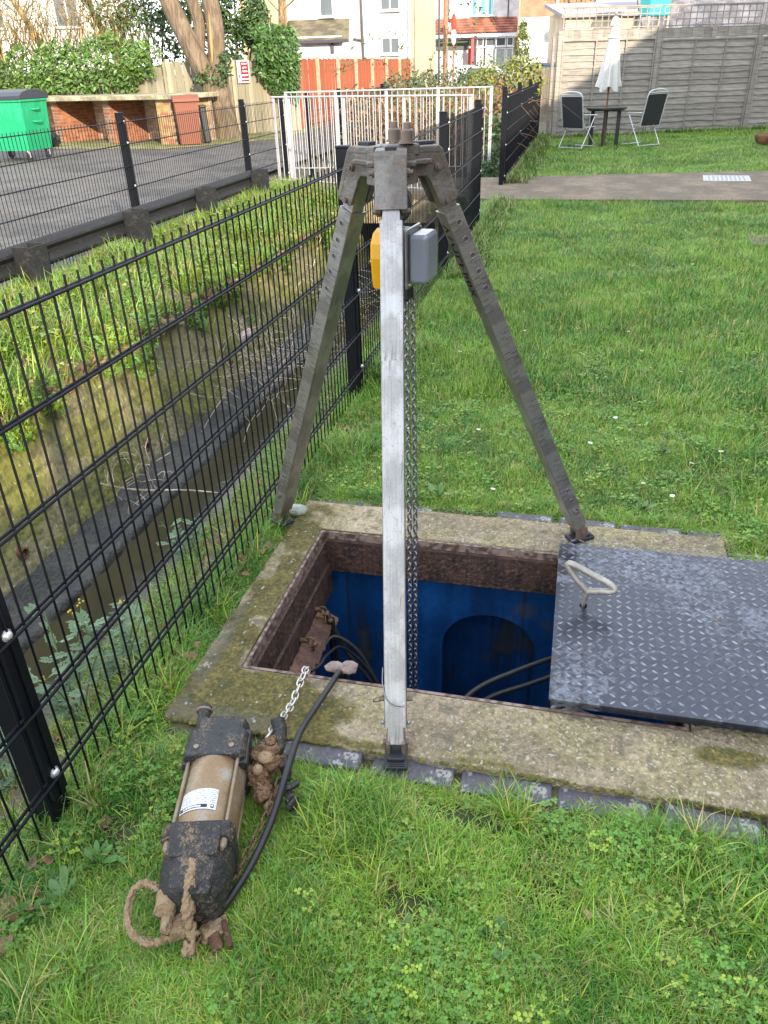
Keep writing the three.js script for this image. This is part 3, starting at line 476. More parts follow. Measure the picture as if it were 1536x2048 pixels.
  for (const [dx, dz, ph] of [[-0.005, 0.009, 0], [0.010, -0.010, 0.5]]) { let i = 0; for (let y = 0.995 - ph * 0.02; y > -0.62; y -= 0.0215, i++) { const m = fin(new THREE.Mesh(link, M.steel)); m.name = 'chain_link'; m.position.set(dx + Math.sin(y * 3) * 0.002, y, dz); m.rotation.set(0, (i % 2 ? Math.PI / 4 : -Math.PI / 4) + 0.15 * Math.sin(i), 0.04 * Math.sin(i * 2.3)); C.add(m); } }
}
// ================= COVER PLATE, KEY, PUMP, CABLES =================
{ // chequer plate cover slid half over the opening
  const pt = tex(1024, 1024, (u, v) => { // worn paint: pale scuffed film in patches
    const a = fbm(u, v, 4, 4, 251, 5), b = fbm(u, v, 18, 18, 253, 4), c = fbm(u, v, 90, 90, 255, 2);
    const w = sstep(0.46, 0.66, 0.5 * a + 0.3 * b + 0.2 * c);
    let k = mul3([0.040, 0.045, 0.060], 0.7 + 0.6 * c); k = mix3(k, mul3([0.26, 0.275, 0.31], 0.6 + 0.8 * c), w * 0.45);
    const r = fbm(u, v, 11, 11, 257, 3); return mix3(k, [0.10, 0.07, 0.06], sstep(0.77, 0.82, r) * 0.3);
  }, [0.95, 0.95]);
  const rr = grey(512, 512, (u, v) => { const a = fbm(u, v, 4, 4, 251, 5), b = fbm(u, v, 18, 18, 253, 4); return 0.27 + 0.28 * sstep(0.48, 0.60, 0.55 * a + 0.45 * b); }, [0.95, 0.95]);
  M.plate = std(null, 1, { map: pt, roughnessMap: rr, metalness: 0.5 });
  M.tread = std([0.34, 0.355, 0.39], 0.36, { map: mottle([1, 1, 1], [1, 1, 1], 8, 0.4, {}, 259, 0.6).map, metalness: 0.35 });
  const t = thing('chamber_cover', 'dark chequer plate cover slid half across the chamber opening', 'cover plate', [1.095, 0.040, -0.095]);
  t.rotation.z = 0.006; t.rotation.x = -0.012;
  const hole = new THREE.Path(); hole.absellipse(0.085, 0.44, 0.012, 0.016, 0, Math.PI * 2, true);
  part('plate', xf(extr([[0, 0], [0.95, 0], [0.95, 0.805], [0, 0.805]], 0.006, 0.001, [hole]), 0, 0, 0, -Math.PI / 2), M.plate, t);
  part('edge_stiffener', [box(0.94, 0.03, 0.006, 0.475, -0.0165, -0.02), box(0.94, 0.03, 0.006, 0.475, -0.0165, -0.785), box(0.006, 0.03, 0.75, 0.93, -0.0165, -0.40)], M.plate, t);
  const lens = (() => { const n = 5, top = [], g = []; const L = 0.0118, w = 0.0042, h = 0.0026, pos = []; for (let i = 0; i < n; i++) { const a = -1 + 2 * i / (n - 1), b = 1 - a * a; top.push([a * L, w * b, h * (0.35 + 0.65 * b)]); } for (let i = 0; i < n - 1; i++) { const [x0, w0, h0] = top[i], [x1, w1, h1] = top[i + 1]; const A = [x0, 0, w0], B = [x1, 0, w1], Cc = [x0, h0, w0 * 0.4], D = [x1, h1, w1 * 0.4], E = [x0, h0, -w0 * 0.4], F = [x1, h1, -w1 * 0.4], Gg = [x0, 0, -w0], Hh = [x1, 0, -w1]; for (const q of [[A, B, Cc], [B, D, Cc], [Cc, D, E], [D, F, E], [E, F, Gg], [F, Hh, Gg]]) q.forEach(p => pos.push(...p)); } const ge = new THREE.BufferGeometry(); ge.setAttribute('position', new THREE.Float32BufferAttribute(pos, 3)); ge.computeVertexNormals(); return ge; })();
  const gs = []; const p = 0.0292;
  for (let j = 0; j < 29; j++) for (let i = 0; i < 34; i++) { const x = 0.018 + i * p, z = -0.015 - j * p; if (x > 0.935 || Math.hypot(x - 0.085, z + 0.44) < 0.028) continue; gs.push(xf(lens.clone(), x, 0.0068, z, 0, (i + j) % 2 ? 0.72 : -0.72, 0)); }
  part('raised_treads', gs, M.tread, t, { stuff: true });
  // lifting key with triangular handle standing in the plate's keyhole
  const k = thing('lifting_key', 'galvanised lifting key with triangular handle standing in the cover plate', 'lifting key', [1.181, 0.047, -0.545], 0);
  const kz = mottle([0.42, 0.39, 0.34], [0.30, 0.28, 0.25], 5, 0.08, { metalness: 0.5 }, 261, 0.3, 0.5);
  k.rotation.z = -0.12; k.rotation.x = 0.1;
  part('shaft', [cyl(0.0075, 0.0075, 0.10, 0, 0.0, 0, 0, 0, 0, 10)], kz, k);
  part('handle', [tube([[0, 0.048, 0], [0.03, 0.062, 0.006], [0.065, 0.075, 0.012], [0.076, 0.085, 0.012], [0.066, 0.093, 0.006], [0.0, 0.108, -0.012], [-0.066, 0.122, -0.026], [-0.078, 0.120, -0.026], [-0.07, 0.107, -0.022], [-0.035, 0.075, -0.01], [0, 0.048, 0]], 0.0108, 60, 8)], kz, k);
}
// rope coil lying under the front corner of the cover
one('rope_coil', 'grey rope bundled below the corner of the cover plate', 'rope', [tube([[1.12, -0.045, -0.135], [1.16, -0.035, -0.15], [1.19, -0.05, -0.14], [1.15, -0.055, -0.16], [1.11, -0.04, -0.15], [1.14, -0.03, -0.165], [1.20, -0.045, -0.15], [1.24, -0.05, -0.145]], 0.008, 60, 6)], std([0.30, 0.29, 0.28], 0.95));

function rough(gs, amp, fr) { // lumpy: refine and displace along normals
  return [].concat(gs).map(g => { let q = norm(g); for (let k = 0; k < 1; k++) q = subdivide(q); const p = q.attributes.position; const m = mergeVertices((q.deleteAttribute('uv'), q.deleteAttribute('normal'), q), 1e-5); m.computeVertexNormals(); const P = m.attributes.position, N = m.attributes.normal; for (let i = 0; i < P.count; i++) { const x = P.getX(i), y = P.getY(i), z = P.getZ(i), n = (vnoise(x * fr / 64 + 7, (y + z * 0.7) * fr / 64 + 7, 64, 64, 3) - 0.5) + 0.6 * (vnoise(z * fr / 30 + 9, (x - y) * fr / 30 + 5, 64, 64, 9) - 0.5); P.setXYZ(i, x + N.getX(i) * n * amp, y + N.getY(i) * n * amp, z + N.getZ(i) * n * amp); } m.computeVertexNormals(); return m; });
}
function subdivide(g) { const p = g.attributes.position, o = []; const a = V(), b = V(), c = V(); for (let i = 0; i < p.count; i += 3) { a.fromBufferAttribute(p, i); b.fromBufferAttribute(p, i + 1); c.fromBufferAttribute(p, i + 2); const ab = a.clone().add(b).multiplyScalar(0.5), bc = b.clone().add(c).multiplyScalar(0.5), ca = c.clone().add(a).multiplyScalar(0.5); for (const v of [a, ab, ca, ab, b, bc, ca, bc, c, ab, bc, ca]) o.push(v.x, v.y, v.z); } const q = new THREE.BufferGeometry(); q.setAttribute('position', new THREE.Float32BufferAttribute(o, 3)); q.computeVertexNormals(); return norm(q); }
{ // submersible pump lying on the grass, local +z runs along its axis toward the camera
  const P = thing('submersible_pump', 'muddy submersible pump lying on the grass beside the slab', 'pump', [0.365, 0.075, 0.452], Math.atan2(0.125, 0.46)); P.scale.set(0.85, 0.88, 0.9);
  P.rotation.order = 'YXZ'; P.rotation.x = -0.03;
  const mud = (c, p, s, th, size, mc = [0.34, 0.24, 0.14]) => tex(512, 512, (u, v) => { const a = fbm(u, v, p, p, s, 5), b = fbm(u, v, 50, 50, s + 3, 3), e = fbm(u, v, 160, 160, s + 5, 2); const w = sstep(th - 0.10, th + 0.10, 0.45 * a + 0.3 * b + 0.25 * e); return mix3(mul3(c, 0.6 + 0.8 * b), mul3(mix3(mc, [0.22, 0.14, 0.075], a), 0.75 + 0.5 * e), w); }, [size, size]);
  const bmp = grey(256, 256, (u, v) => 0.5 * fbm(u, v, 10, 10, 271, 4) + 0.5 * fbm(u, v, 60, 60, 273, 2), [0.2, 0.2]);
  const cast = std(null, 0.45, { map: mud([0.022, 0.023, 0.025], 6, 275, 0.64, 0.25, [0.22, 0.16, 0.10]), bumpMap: bmp, bumpScale: 0.003 });
  const castMud = std(null, 0.6, { map: mud([0.022, 0.022, 0.022], 5, 281, 0.60, 0.25, [0.20, 0.15, 0.095]), bumpMap: bmp, bumpScale: 0.004 });
  const steelMud = std(null, 0.40, { map: mud([0.36, 0.33, 0.29], 5, 285, 0.43, 0.3, [0.33, 0.235, 0.125]), metalness: 0.35, bumpMap: bmp, bumpScale: 0.0008 });
  const mudM = std(null, 0.95, { map: mud([0.24, 0.17, 0.10], 6, 291, 0.45, 0.2, [0.42, 0.31, 0.18]), bumpMap: bmp, bumpScale: 0.005 });
  const rod = std(null, 0.6, { map: mud([0.28, 0.24, 0.19], 6, 295, 0.5, 0.2), metalness: 0.3 });
  const rr = 0.082;
  part('motor_tube', xf(new THREE.CylinderGeometry(rr, rr, 0.24, 40, 1, true), 0, 0, -0.01, Math.PI / 2), steelMud, P);
  // far casing: rounded square block with stepped dome and arched rib
  const rsq = (w, h, r) => { const s = new THREE.Shape(); s.moveTo(-w + r, -h); s.lineTo(w - r, -h); s.quadraticCurveTo(w, -h, w, -h + r); s.lineTo(w, h - r); s.quadraticCurveTo(w, h, w - r, h); s.lineTo(-w + r, h); s.quadraticCurveTo(-w, h, -w, h - r); s.lineTo(-w, -h + r); s.quadraticCurveTo(-w, -h, -w + r, -h); return s; };
  const far = part('upper_casing', rough([xf(extr(rsq(0.082, 0.080, 0.03), 0.085, 0.005), 0, 0, -0.205), xf(extr(rsq(0.072, 0.072, 0.04), 0.05, 0.006), 0, 0.0, -0.255), rbox(0.155, 0.025, 0.02, 0.006, 0, 0.07, -0.125, 0, 0, 0, 2), tor(0.078, 0.008, 0, 0.0, -0.185, 0, 0, 0.45, 2.2, 24, 8), tor(0.076, 0.006, 0, 0, -0.16, 0, 0, 0.45, 2.2, 24, 8), rbox(0.026, 0.03, 0.12, 0.008, 0.078, 0.045, -0.165, 0, 0, 0, 2), rbox(0.026, 0.03, 0.12, 0.008, -0.078, 0.045, -0.165, 0, 0, 0, 2)], 0.004, 90), cast, P);
  for (const [x, y, z] of [[0.048, 0.082, -0.142], [-0.05, 0.082, -0.142]]) part('bolt', [cyl(0.008, 0.008, 0.012, x, y, z, 0, 0, 0, 6)], rod, far);
  part('inlet_stub', [xf(lathe([[0.0001, 0.075], [0.016, 0.075], [0.022, 0.068], [0.022, 0.05], [0.018, 0.046], [0.016, 0.0], [0.02, -0.03]], 18), -0.058, 0.045, -0.245, -Math.PI / 2 + 0.35, 0, 0)], cast, P);
  part('stub_ring', tor(0.0215, 0.004, -0.058, 0.065, -0.298, 0.35, 0, 0, Math.PI * 2, 20, 6), rod, P);
  // tie rods lie along the tube
  for (const [x, y] of [[0.066, 0.062], [-0.070, 0.056], [0.07, -0.06]]) part('tie_rod', cyl(0.0052, 0.0052, 0.36, x, y, -0.02, Math.PI / 2, 0, 0, 8), rod, P);
  // near casing
  const near = part('lower_casing', rough([xf(extr(rsq(0.084, 0.080, 0.03), 0.032, 0.005), 0, 0, 0.098), xf(lathe([[0.0001, 0.125], [0.03, 0.125], [0.062, 0.12], [0.078, 0.10], [0.088, 0.05], [0.09, 0.0], [0.088, -0.01]], 26), 0, -0.004, 0.135, Math.PI / 2, 0, 0), rbox(0.12, 0.02, 0.07, 0.008, 0, 0.078, 0.15, 0.25, 0, 0, 2), tor(0.083, 0.007, 0, 0, 0.12, 0, 0, 0.4, 2.3, 24, 8)], 0.007, 90), castMud, P);
  for (const [x, y] of [[0.068, 0.066], [-0.070, 0.062]]) part('bolt', [cyl(0.0095, 0.0095, 0.016, x, y, 0.145, Math.PI / 2, 0, 0, 8), sph(0.009, x, y, 0.152, 8)], rod, near);
  part('recess_block', [rbox(0.05, 0.05, 0.05, 0.01, 0.028, 0.03, 0.235, 0, 0, 0, 2)], castMud, near);
  // muddy lifting strap over the end, with the folded end on the grass
  part('mud_strap', rough([tube([[0.008, 0.076, 0.195], [0.006, 0.072, 0.225], [0.0, 0.052, 0.25], [-0.004, 0.02, 0.268], [0.002, -0.03, 0.285], [0.006, -0.062, 0.305], [0.004, -0.07, 0.325]], 0.0105, 30, 8), sph(0.014, 0.0, 0.01, 0.268, 12, V(1, 1.2, 0.8)), sph(0.014, 0.008, -0.045, 0.292, 12), sph(0.013, -0.004, -0.064, 0.315, 12), sph(0.012, 0.014, 0.06, 0.238, 10)], 0.013, 120), mudM, P);
  part('end_fitting', rough([cyl(0.024, 0.028, 0.06, -0.055, 0.005, 0.245, Math.PI / 2 - 0.2, 0, 0, 12), cyl(0.012, 0.012, 0.05, -0.05, -0.005, 0.285, Math.PI / 2, 0, 0, 8), rbox(0.05, 0.045, 0.05, 0.012, -0.035, -0.045, 0.27, 0.2, 0.2, 0, 2), rbox(0.06, 0.024, 0.045, 0.01, 0.045, -0.078, 0.262, 0, 0.3, 0, 2)], 0.012, 130), mudM, P);
  part('rusty_bracket', [rbox(0.03, 0.012, 0.04, 0.004, 0.055, -0.074, 0.295, 0.1, 0.5, 0.1), rbox(0.014, 0.02, 0.07, 0.005, 0.082, -0.064, 0.285, 0, 0.4, 0)], mottle([0.13, 0.06, 0.035], [0.08, 0.045, 0.03], 5, 0.1, {}, 297, 0.7, 0.9, 0.004), P);
  // supply cable loop, coated in dry mud
  part('cable_loop', rough([tube([[-0.045, 0.0, 0.235], [-0.085, 0.005, 0.212], [-0.125, 0.004, 0.196], [-0.152, -0.012, 0.205], [-0.160, -0.035, 0.235], [-0.148, -0.05, 0.268], [-0.12, -0.058, 0.292], [-0.085, -0.058, 0.300], [-0.045, -0.05, 0.288], [-0.02, -0.045, 0.27]], 0.0078, 90, 12)], 0.008, 180), mudM, P);
  // discharge volute and claw on the right of the far casing
  const vol = part('discharge_volute', rough([xf(lathe([[0.0001, 0.05], [0.03, 0.05], [0.036, 0.04], [0.034, 0.0], [0.03, -0.03], [0.0001, -0.03]], 16), 0.125, -0.005, -0.175, 0, 0, -Math.PI / 2 + 0.3), sph(0.036, 0.115, -0.025, -0.14, 12, V(1, 0.9, 1.3)), sph(0.028, 0.13, -0.03, -0.085, 10, V(0.9, 0.8, 1.2)), cyl(0.02, 0.02, 0.06, 0.15, 0.015, -0.215, 0.5, 0, 0.2, 10)], 0.022, 110), std(null, 0.8, { map: mud([0.10, 0.06, 0.035], 5, 301, 0.5, 0.15, [0.30, 0.14, 0.05]), bumpMap: bmp, bumpScale: 0.01 }), P);
  part('discharge_pipe', [tube([[0.145, 0.0, -0.17], [0.162, 0.008, -0.20], [0.168, 0.03, -0.24], [0.16, 0.045, -0.27]], 0.021, 20, 10), rbox(0.03, 0.05, 0.045, 0.008, 0.185, -0.02, -0.16, 0, 0.2, 0.1, 2)], castMud, vol);
  part('coupling_claw', [tor(0.028, 0.009, 0.20, -0.035, -0.115, 1.2, 0.2, 0.5, 4.2, 20, 7), rbox(0.03, 0.03, 0.05, 0.008, 0.205, -0.06, -0.075, 0.3, 0.3, 0, 2), cyl(0.009, 0.011, 0.05, 0.21, -0.045, -0.055, 1.2, 0, 0.3, 8)], cast, vol);
  for (const g of [sph(0.022, 0.135, 0.02, -0.155, 8, V(1.2, 0.7, 1)), sph(0.016, 0.115, 0.012, -0.12, 8), sph(0.018, 0.15, -0.05, -0.05, 8)]) part('mud_clod', [g], mudM, vol);
  // rating label: curved sheet just proud of the tube
  const lw = 320, lh = 200, cv = document.createElement('canvas'); cv.width = lw; cv.height = lh; const x = cv.getContext('2d');
  x.fillStyle = '#cfd0d2'; x.fillRect(0, 0, lw, lh); { const r = rngOf(15); for (let i = 0; i < 90; i++) { x.fillStyle = 'rgba(150,120,80,' + (0.05 + 0.2 * r()) + ')'; x.beginPath(); x.ellipse(r() * lw, r() * lh, 3 + r() * 22, 2 + r() * 10, r() * 3, 0, 7); x.fill(); } } x.fillStyle = '#15161c'; x.fillRect(8, 154, 240, 32); x.fillStyle = '#e9ebf0'; { const r = rngOf(5); for (let q = 40; q < 200;) { const w = 6 + r() * 12; x.fillRect(q, 160 + r() * 4, w, 12 + r() * 6); q += w + 3 + (r() < 0.2 ? 8 : 0); } }
  x.fillStyle = '#30323a'; x.fillRect(276, 152, 26, 34); x.fillStyle = '#e9ebf0'; x.fillRect(282, 158, 14, 14);
  x.fillStyle = 'rgba(60,64,78,0.55)'; const r = rngOf(77); for (let j = 0; j < 7; j++) { let q = 14; while (q < 296) { const w = 8 + r() * 26; x.fillRect(q, 16 + j * 19, w, 5); q += w + 6 + r() * 16; } }
  const lt = new THREE.CanvasTexture(cv); lt.colorSpace = THREE.SRGBColorSpace;
  const lg = new THREE.CylinderGeometry(rr + 0.0012, rr + 0.0012, 0.062, 20, 1, true, -0.62, 1.24); // centred on +z of the cylinder
  lg.rotateX(-Math.PI / 2); // cylinder axis -> z ; front now faces +y
  part('rating_label', lg, new THREE.MeshPhysicalMaterial({ map: lt, roughness: 0.35, side: THREE.DoubleSide }), P, { uv: true, p: [0, 0, 0.028], r: [0, 0, 0.18] });
}
const linkSteel = (() => { const w = 0.0085, l = 0.0085, p = []; for (let k = 0; k < 16; k++) { const a = k / 16 * Math.PI * 2; p.push(V(Math.cos(a) * w, Math.sin(a) * w + Math.sign(Math.sin(a) + 1e-6) * l, 0)); } return merge(tube(p, 0.0028, 18, 5, true)); })();
function chainAlong(name, label, pts, mat, pitch, geo, s = 1) {
  const t = thing(name, label, 'chain'), c = new THREE.CatmullRomCurve3(pts.map(p => V(...p))), L = c.getLength(), n = Math.floor(L / pitch);
  for (let i = 0; i <= n; i++) { const p = c.getPointAt(i / n), d = c.getTangentAt(i / n); const m = fin(new THREE.Mesh(geo, mat)); m.name = 'chain_link'; m.position.copy(p); m.scale.setScalar(s); m.quaternion.setFromUnitVectors(V(0, 1, 0), d).multiply(new THREE.Quaternion().setFromAxisAngle(V(0, 1, 0), (i % 2 ? 1 : -1) * Math.PI / 4 + 0.25 * Math.sin(i * 1.7))); t.add(m); }
  return t;
}
M.zincLink = std([0.66, 0.63, 0.58], 0.38, { metalness: 0.6 });
chainAlong('lifting_chain', 'bright silver chain from the pump over the slab into the chamber', [[0.425, 0.10, 0.225], [0.42, 0.07, 0.16], [0.412, 0.022, 0.05], [0.405, 0.014, -0.06], [0.402, 0.010, -0.115], [0.402, -0.03, -0.135]], M.zincLink, 0.0255, linkSteel);
chainAlong('old_chain', 'brown rusty chain lying in the grass along the pump', [[0.485, 0.06, 0.33], [0.484, 0.045, 0.42], [0.475, 0.038, 0.50], [0.466, 0.034, 0.57], [0.455, 0.028, 0.65], [0.445, 0.024, 0.71]], mottle([0.17, 0.085, 0.045], [0.25, 0.17, 0.10], 6, 0.1, {}, 311, 0.5, 0.9), 0.022, linkSteel, 0.85);
one('power_cable', 'black cable from the pump across the slab into the chamber', 'cable', [tube([[0.455, 0.02, 0.66], [0.475, 0.028, 0.61], [0.492, 0.034, 0.53], [0.503, 0.055, 0.43], [0.508, 0.10, 0.33], [0.495, 0.09, 0.20], [0.49, 0.045, 0.06], [0.497, 0.022, -0.06], [0.503, 0.016, -0.115], [0.51, -0.03, -0.15], [0.51, -0.2, -0.17], [0.50, -0.6, -0.2]], 0.0085, 120, 9)], std([0.018, 0.018, 0.02], 0.45));
one('cable_rag', 'pink grey rag wrapped round the cable at the frame edge', 'rag', (() => { const g = []; const r = rngOf(6); for (let i = 0; i < 9; i++) g.push(sph(0.014 + r() * 0.008, 0.50 + (r() - 0.5) * 0.05, 0.006 + r() * 0.012, -0.128 - r() * 0.025, 7, V(1.3, 0.6, 0.9))); return g; })(), mottle([0.34, 0.26, 0.23], [0.25, 0.18, 0.15], 5, 0.06, {}, 313, 0.4, 0.95, 0.004));
// cables, hooks and guide pipes inside the chamber
{
  const k = std([0.02, 0.019, 0.017], 0.5), br = mottle([0.20, 0.12, 0.05], [0.10, 0.065, 0.03], 5, 0.1, { metalness: 0.3 }, 315, 0.5, 0.6);
  const h = thing('cable_hooks', 'row of corroded cable hooks on the left lining of the chamber', 'hooks');
  for (const [x, y, z] of [[0.25, -0.2, -0.66], [0.275, -0.2, -0.62], [0.26, -0.2, -0.48]]) part('hook', [tor(0.014, 0.004, x + 0.02, y, z, 0, 0, 0, 4.4, 14, 6), cyl(0.009, 0.009, 0.03, x, y, z, 0, 0, Math.PI / 2, 8), sph(0.011, x + 0.035, y - 0.012, z, 7)], br, h);
  [['cable bundle rising to the hooks and sagging across the chamber', [[0.28, -0.24, -0.49], [0.29, -0.30, -0.52], [0.32, -0.27, -0.60], [0.40, -0.33, -0.62], [0.52, -0.52, -0.58], [0.70, -0.78, -0.5]]],
   ['cable dropping from the first hook behind the bundle', [[0.30, -0.21, -0.64], [0.36, -0.34, -0.62], [0.46, -0.46, -0.60], [0.62, -0.70, -0.56]]],
   ['cable hanging straight down left of the bundle', [[0.29, -0.21, -0.655], [0.30, -0.5, -0.65], [0.30, -1.1, -0.64]]],
   ['cable hanging straight down beside the other one', [[0.315, -0.21, -0.63], [0.325, -0.5, -0.63], [0.325, -1.1, -0.62]]],
   ['thin cable looping from the frame edge to the bundle', [[0.405, -0.02, -0.14], [0.392, -0.10, -0.26], [0.36, -0.2, -0.42], [0.37, -0.28, -0.56], [0.46, -0.42, -0.60], [0.60, -0.68, -0.53]]],
   ['cable slung under the cover plate on the right', [[0.76, -0.32, -0.26], [0.86, -0.27, -0.42], [1.0, -0.24, -0.52], [1.25, -0.20, -0.66], [1.43, -0.16, -0.75]]],
   ['second cable slung under the cover plate on the right', [[0.76, -0.36, -0.27], [0.90, -0.30, -0.42], [1.05, -0.27, -0.50], [1.28, -0.22, -0.62], [1.43, -0.18, -0.70]]]].forEach(([l, p], i) => one('chamber_cable', 'black ' + l, 'cable', [tube(p, i === 4 ? 0.005 : i > 4 ? 0.009 : 0.008, 50, 7)], k));
}
one('pale_stone', 'small whitish stone behind the left tripod foot', 'stone', (() => { const g = new THREE.IcosahedronGeometry(0.032, 2), p = g.attributes.position; for (let i = 0; i < p.count; i++) { const k = 1 + 0.35 * (vnoise(p.getX(i) * 9 + 1.3, p.getY(i) * 9 + p.getZ(i) * 7 + 2.1, 9, 9, 5) - 0.5); p.setXYZ(i, p.getX(i) * k * 1.2, p.getY(i) * k * 0.7, p.getZ(i) * k); } g.computeVertexNormals(); return xf(g, 0.075, 0.012, -1.0); })(), mottle([0.42, 0.43, 0.38], [0.30, 0.33, 0.28], 5, 0.08, {}, 317, 0.4, 0.9));

// ---- the block of flats on the right of the lawn that shades the foreground (outside the frame) ----
{
  const B = thing('apartment_block', 'two storey brick block of flats along the right side of the lawn', 'building', [10.5, 0, 2]);
  const bk = mottle([0.24, 0.13, 0.085], [0.18, 0.095, 0.06], 6, 1.2, {}, 321, 0.6, 0.9);
  part('wall', [box(8, 6.9, 40, 4.02, 3.45, 0)], bk, B);
  part('chimney_stack', [box(0.9, 1.2, 1.35, 0.46, 7.3, 11.6)], bk, B);
  part('roof', [box(8.3, 0.22, 40.3, 4.02, 7.02, 0)], std([0.10, 0.10, 0.10], 0.9), B);
  const fr = std([0.75, 0.75, 0.74], 0.4), gl = new THREE.MeshPhysicalMaterial({ color: col(0.03, 0.035, 0.04), roughness: 0.05 });
  for (let i = 0; i < 9; i++) for (const y of [1.6, 4.7]) { const z = -17.5 + i * 4; const w = part('window', [box(0.06, 1.3, 0.07, 0, y, z - 0.8), box(0.06, 1.3, 0.07, 0, y, z + 0.8), box(0.06, 0.07, 1.67, 0, y + 0.65, z), box(0.06, 0.07, 1.67, 0, y - 0.65, z), box(0.06, 1.23, 0.05, 0, y, z)], fr, B); part('pane', box(0.02, 1.23, 1.53, -0.0, y, z), gl, w); }
}
// ================= BACKGROUND =================
// place by camera azimuth frame: cam(a, D) -> world x,z (a metres right of the view axis, D metres ahead)
const CY = 14.12 * Math.PI / 180;
const cam = (a, D) => [1.055 + a * Math.cos(CY) - D * Math.sin(CY), 1.488 - a * Math.sin(CY) - D * Math.cos(CY)];
const leafG = (() => { // a folded pointed leaf, 1 unit long
  const p = [[0, 0, 0], [0.22, 0.06, 0.35], [0.20, 0.05, 0.62], [0, -0.04, 1], [-0.20, 0.05, 0.62], [-0.22, 0.06, 0.35], [0, 0, 0.5]];
  const f = [[0, 1, 6], [1, 2, 6], [2, 3, 6], [3, 4, 6], [4, 5, 6], [5, 0, 6]], pos = []; f.forEach(t => t.forEach(i => pos.push(...p[i])));
  const g = new THREE.BufferGeometry(); g.setAttribute('position', new THREE.Float32BufferAttribute(pos, 3)); g.computeVertexNormals(); return norm(g);
})();
function leafItem(x, y, z, s, r, c, out) { // out: preferred facing
  const n = V(r() - 0.5, r() - 0.35, r() - 0.5).normalize(); if (out) n.addScaledVector(out, 1.0).normalize();
  const q = new THREE.Quaternion().setFromUnitVectors(V(0, 1, 0), n).multiply(new THREE.Quaternion().setFromAxisAngle(V(0, 1, 0), r() * 6.28));
  return { p: [x, y, z], q, s: s * (0.6 + 0.8 * r()), c };
}
const tint = (r, c, k = 0.5) => { const f = 1 - k / 2 + k * r(), w = (r() - 0.5) * 0.4 * k; return [c[0] * f * (1 + w), c[1] * f, c[2] * f * (1 - w)]; };
const white1 = std([1, 1, 1], 0.65), glossLeaf = std([1, 1, 1], 0.42);

{ // four-wheeled green bin
  const t = thing('waste_container', 'large green wheeled waste container with black lid', 'bin', [-11.0, 0.0, -14.75], 0.02); t.scale.setScalar(0.94);
  const gm = new THREE.MeshPhysicalMaterial({ roughness: 0.35, side: THREE.DoubleSide, map: tex(256, 256, (u, v) => { const a = fbm(u, v, 4, 4, 331, 4), b = fbm(u, v, 30, 6, 333, 3); return mix3([0.008, 0.30, 0.125], [0.02, 0.36, 0.17], sstep(0.45, 0.7, 0.5 * a + 0.5 * b)); }, [1.4, 1.4]) });
  const body = (() => { const g = new THREE.BoxGeometry(1.32, 1.0, 1.0, 6, 6, 6), p = g.attributes.position; for (let i = 0; i < p.count; i++) { const k = 0.90 + 0.10 * (p.getY(i) + 0.5); p.setXYZ(i, p.getX(i) * k, p.getY(i), p.getZ(i) * (k - 0.02)); } g.computeVertexNormals(); return xf(g, 0, 0.72, 0); })();
  part('body', body, gm, t);
  part('rim', [rbox(1.38, 0.06, 1.05, 0.02, 0, 1.22, 0)], gm, t);
  part('lid', [xf(extr([[-0.54, 0], [0.54, 0], [0.54, 0.05], [0.4, 0.12], [0.15, 0.17], [-0.15, 0.17], [-0.4, 0.12], [-0.54, 0.05]], 1.38, 0.012), -0.69, 1.255, 0, 0, Math.PI / 2, 0)], std([0.03, 0.035, 0.045], 0.5), t);
  part('front_strip', rbox(0.55, 0.08, 0.02, 0.006, -0.3, 1.14, 0.50), std([0.55, 0.56, 0.56], 0.5), t);
  for (const y of [1.05, 0.80]) part('handle', [tube([[0.62, y, -0.14], [0.70, y - 0.01, -0.12], [0.70, y - 0.01, 0.10], [0.62, y, 0.13]], 0.018, 20, 6)], gm, t);
  for (const [x, z] of [[-0.5, 0.38], [0.5, 0.38], [-0.5, -0.38], [0.5, -0.38]]) { const c = part('caster', [rbox(0.05, 0.10, 0.10, 0.01, x, 0.19, z), box(0.012, 0.14, 0.04, x + 0.035, 0.14, z), box(0.012, 0.14, 0.04, x - 0.035, 0.14, z)], M.galv, t); part('wheel', cyl(0.10, 0.10, 0.045, x, 0.10, z, 0, 0, Math.PI / 2, 18), M.rubber, c); }
}
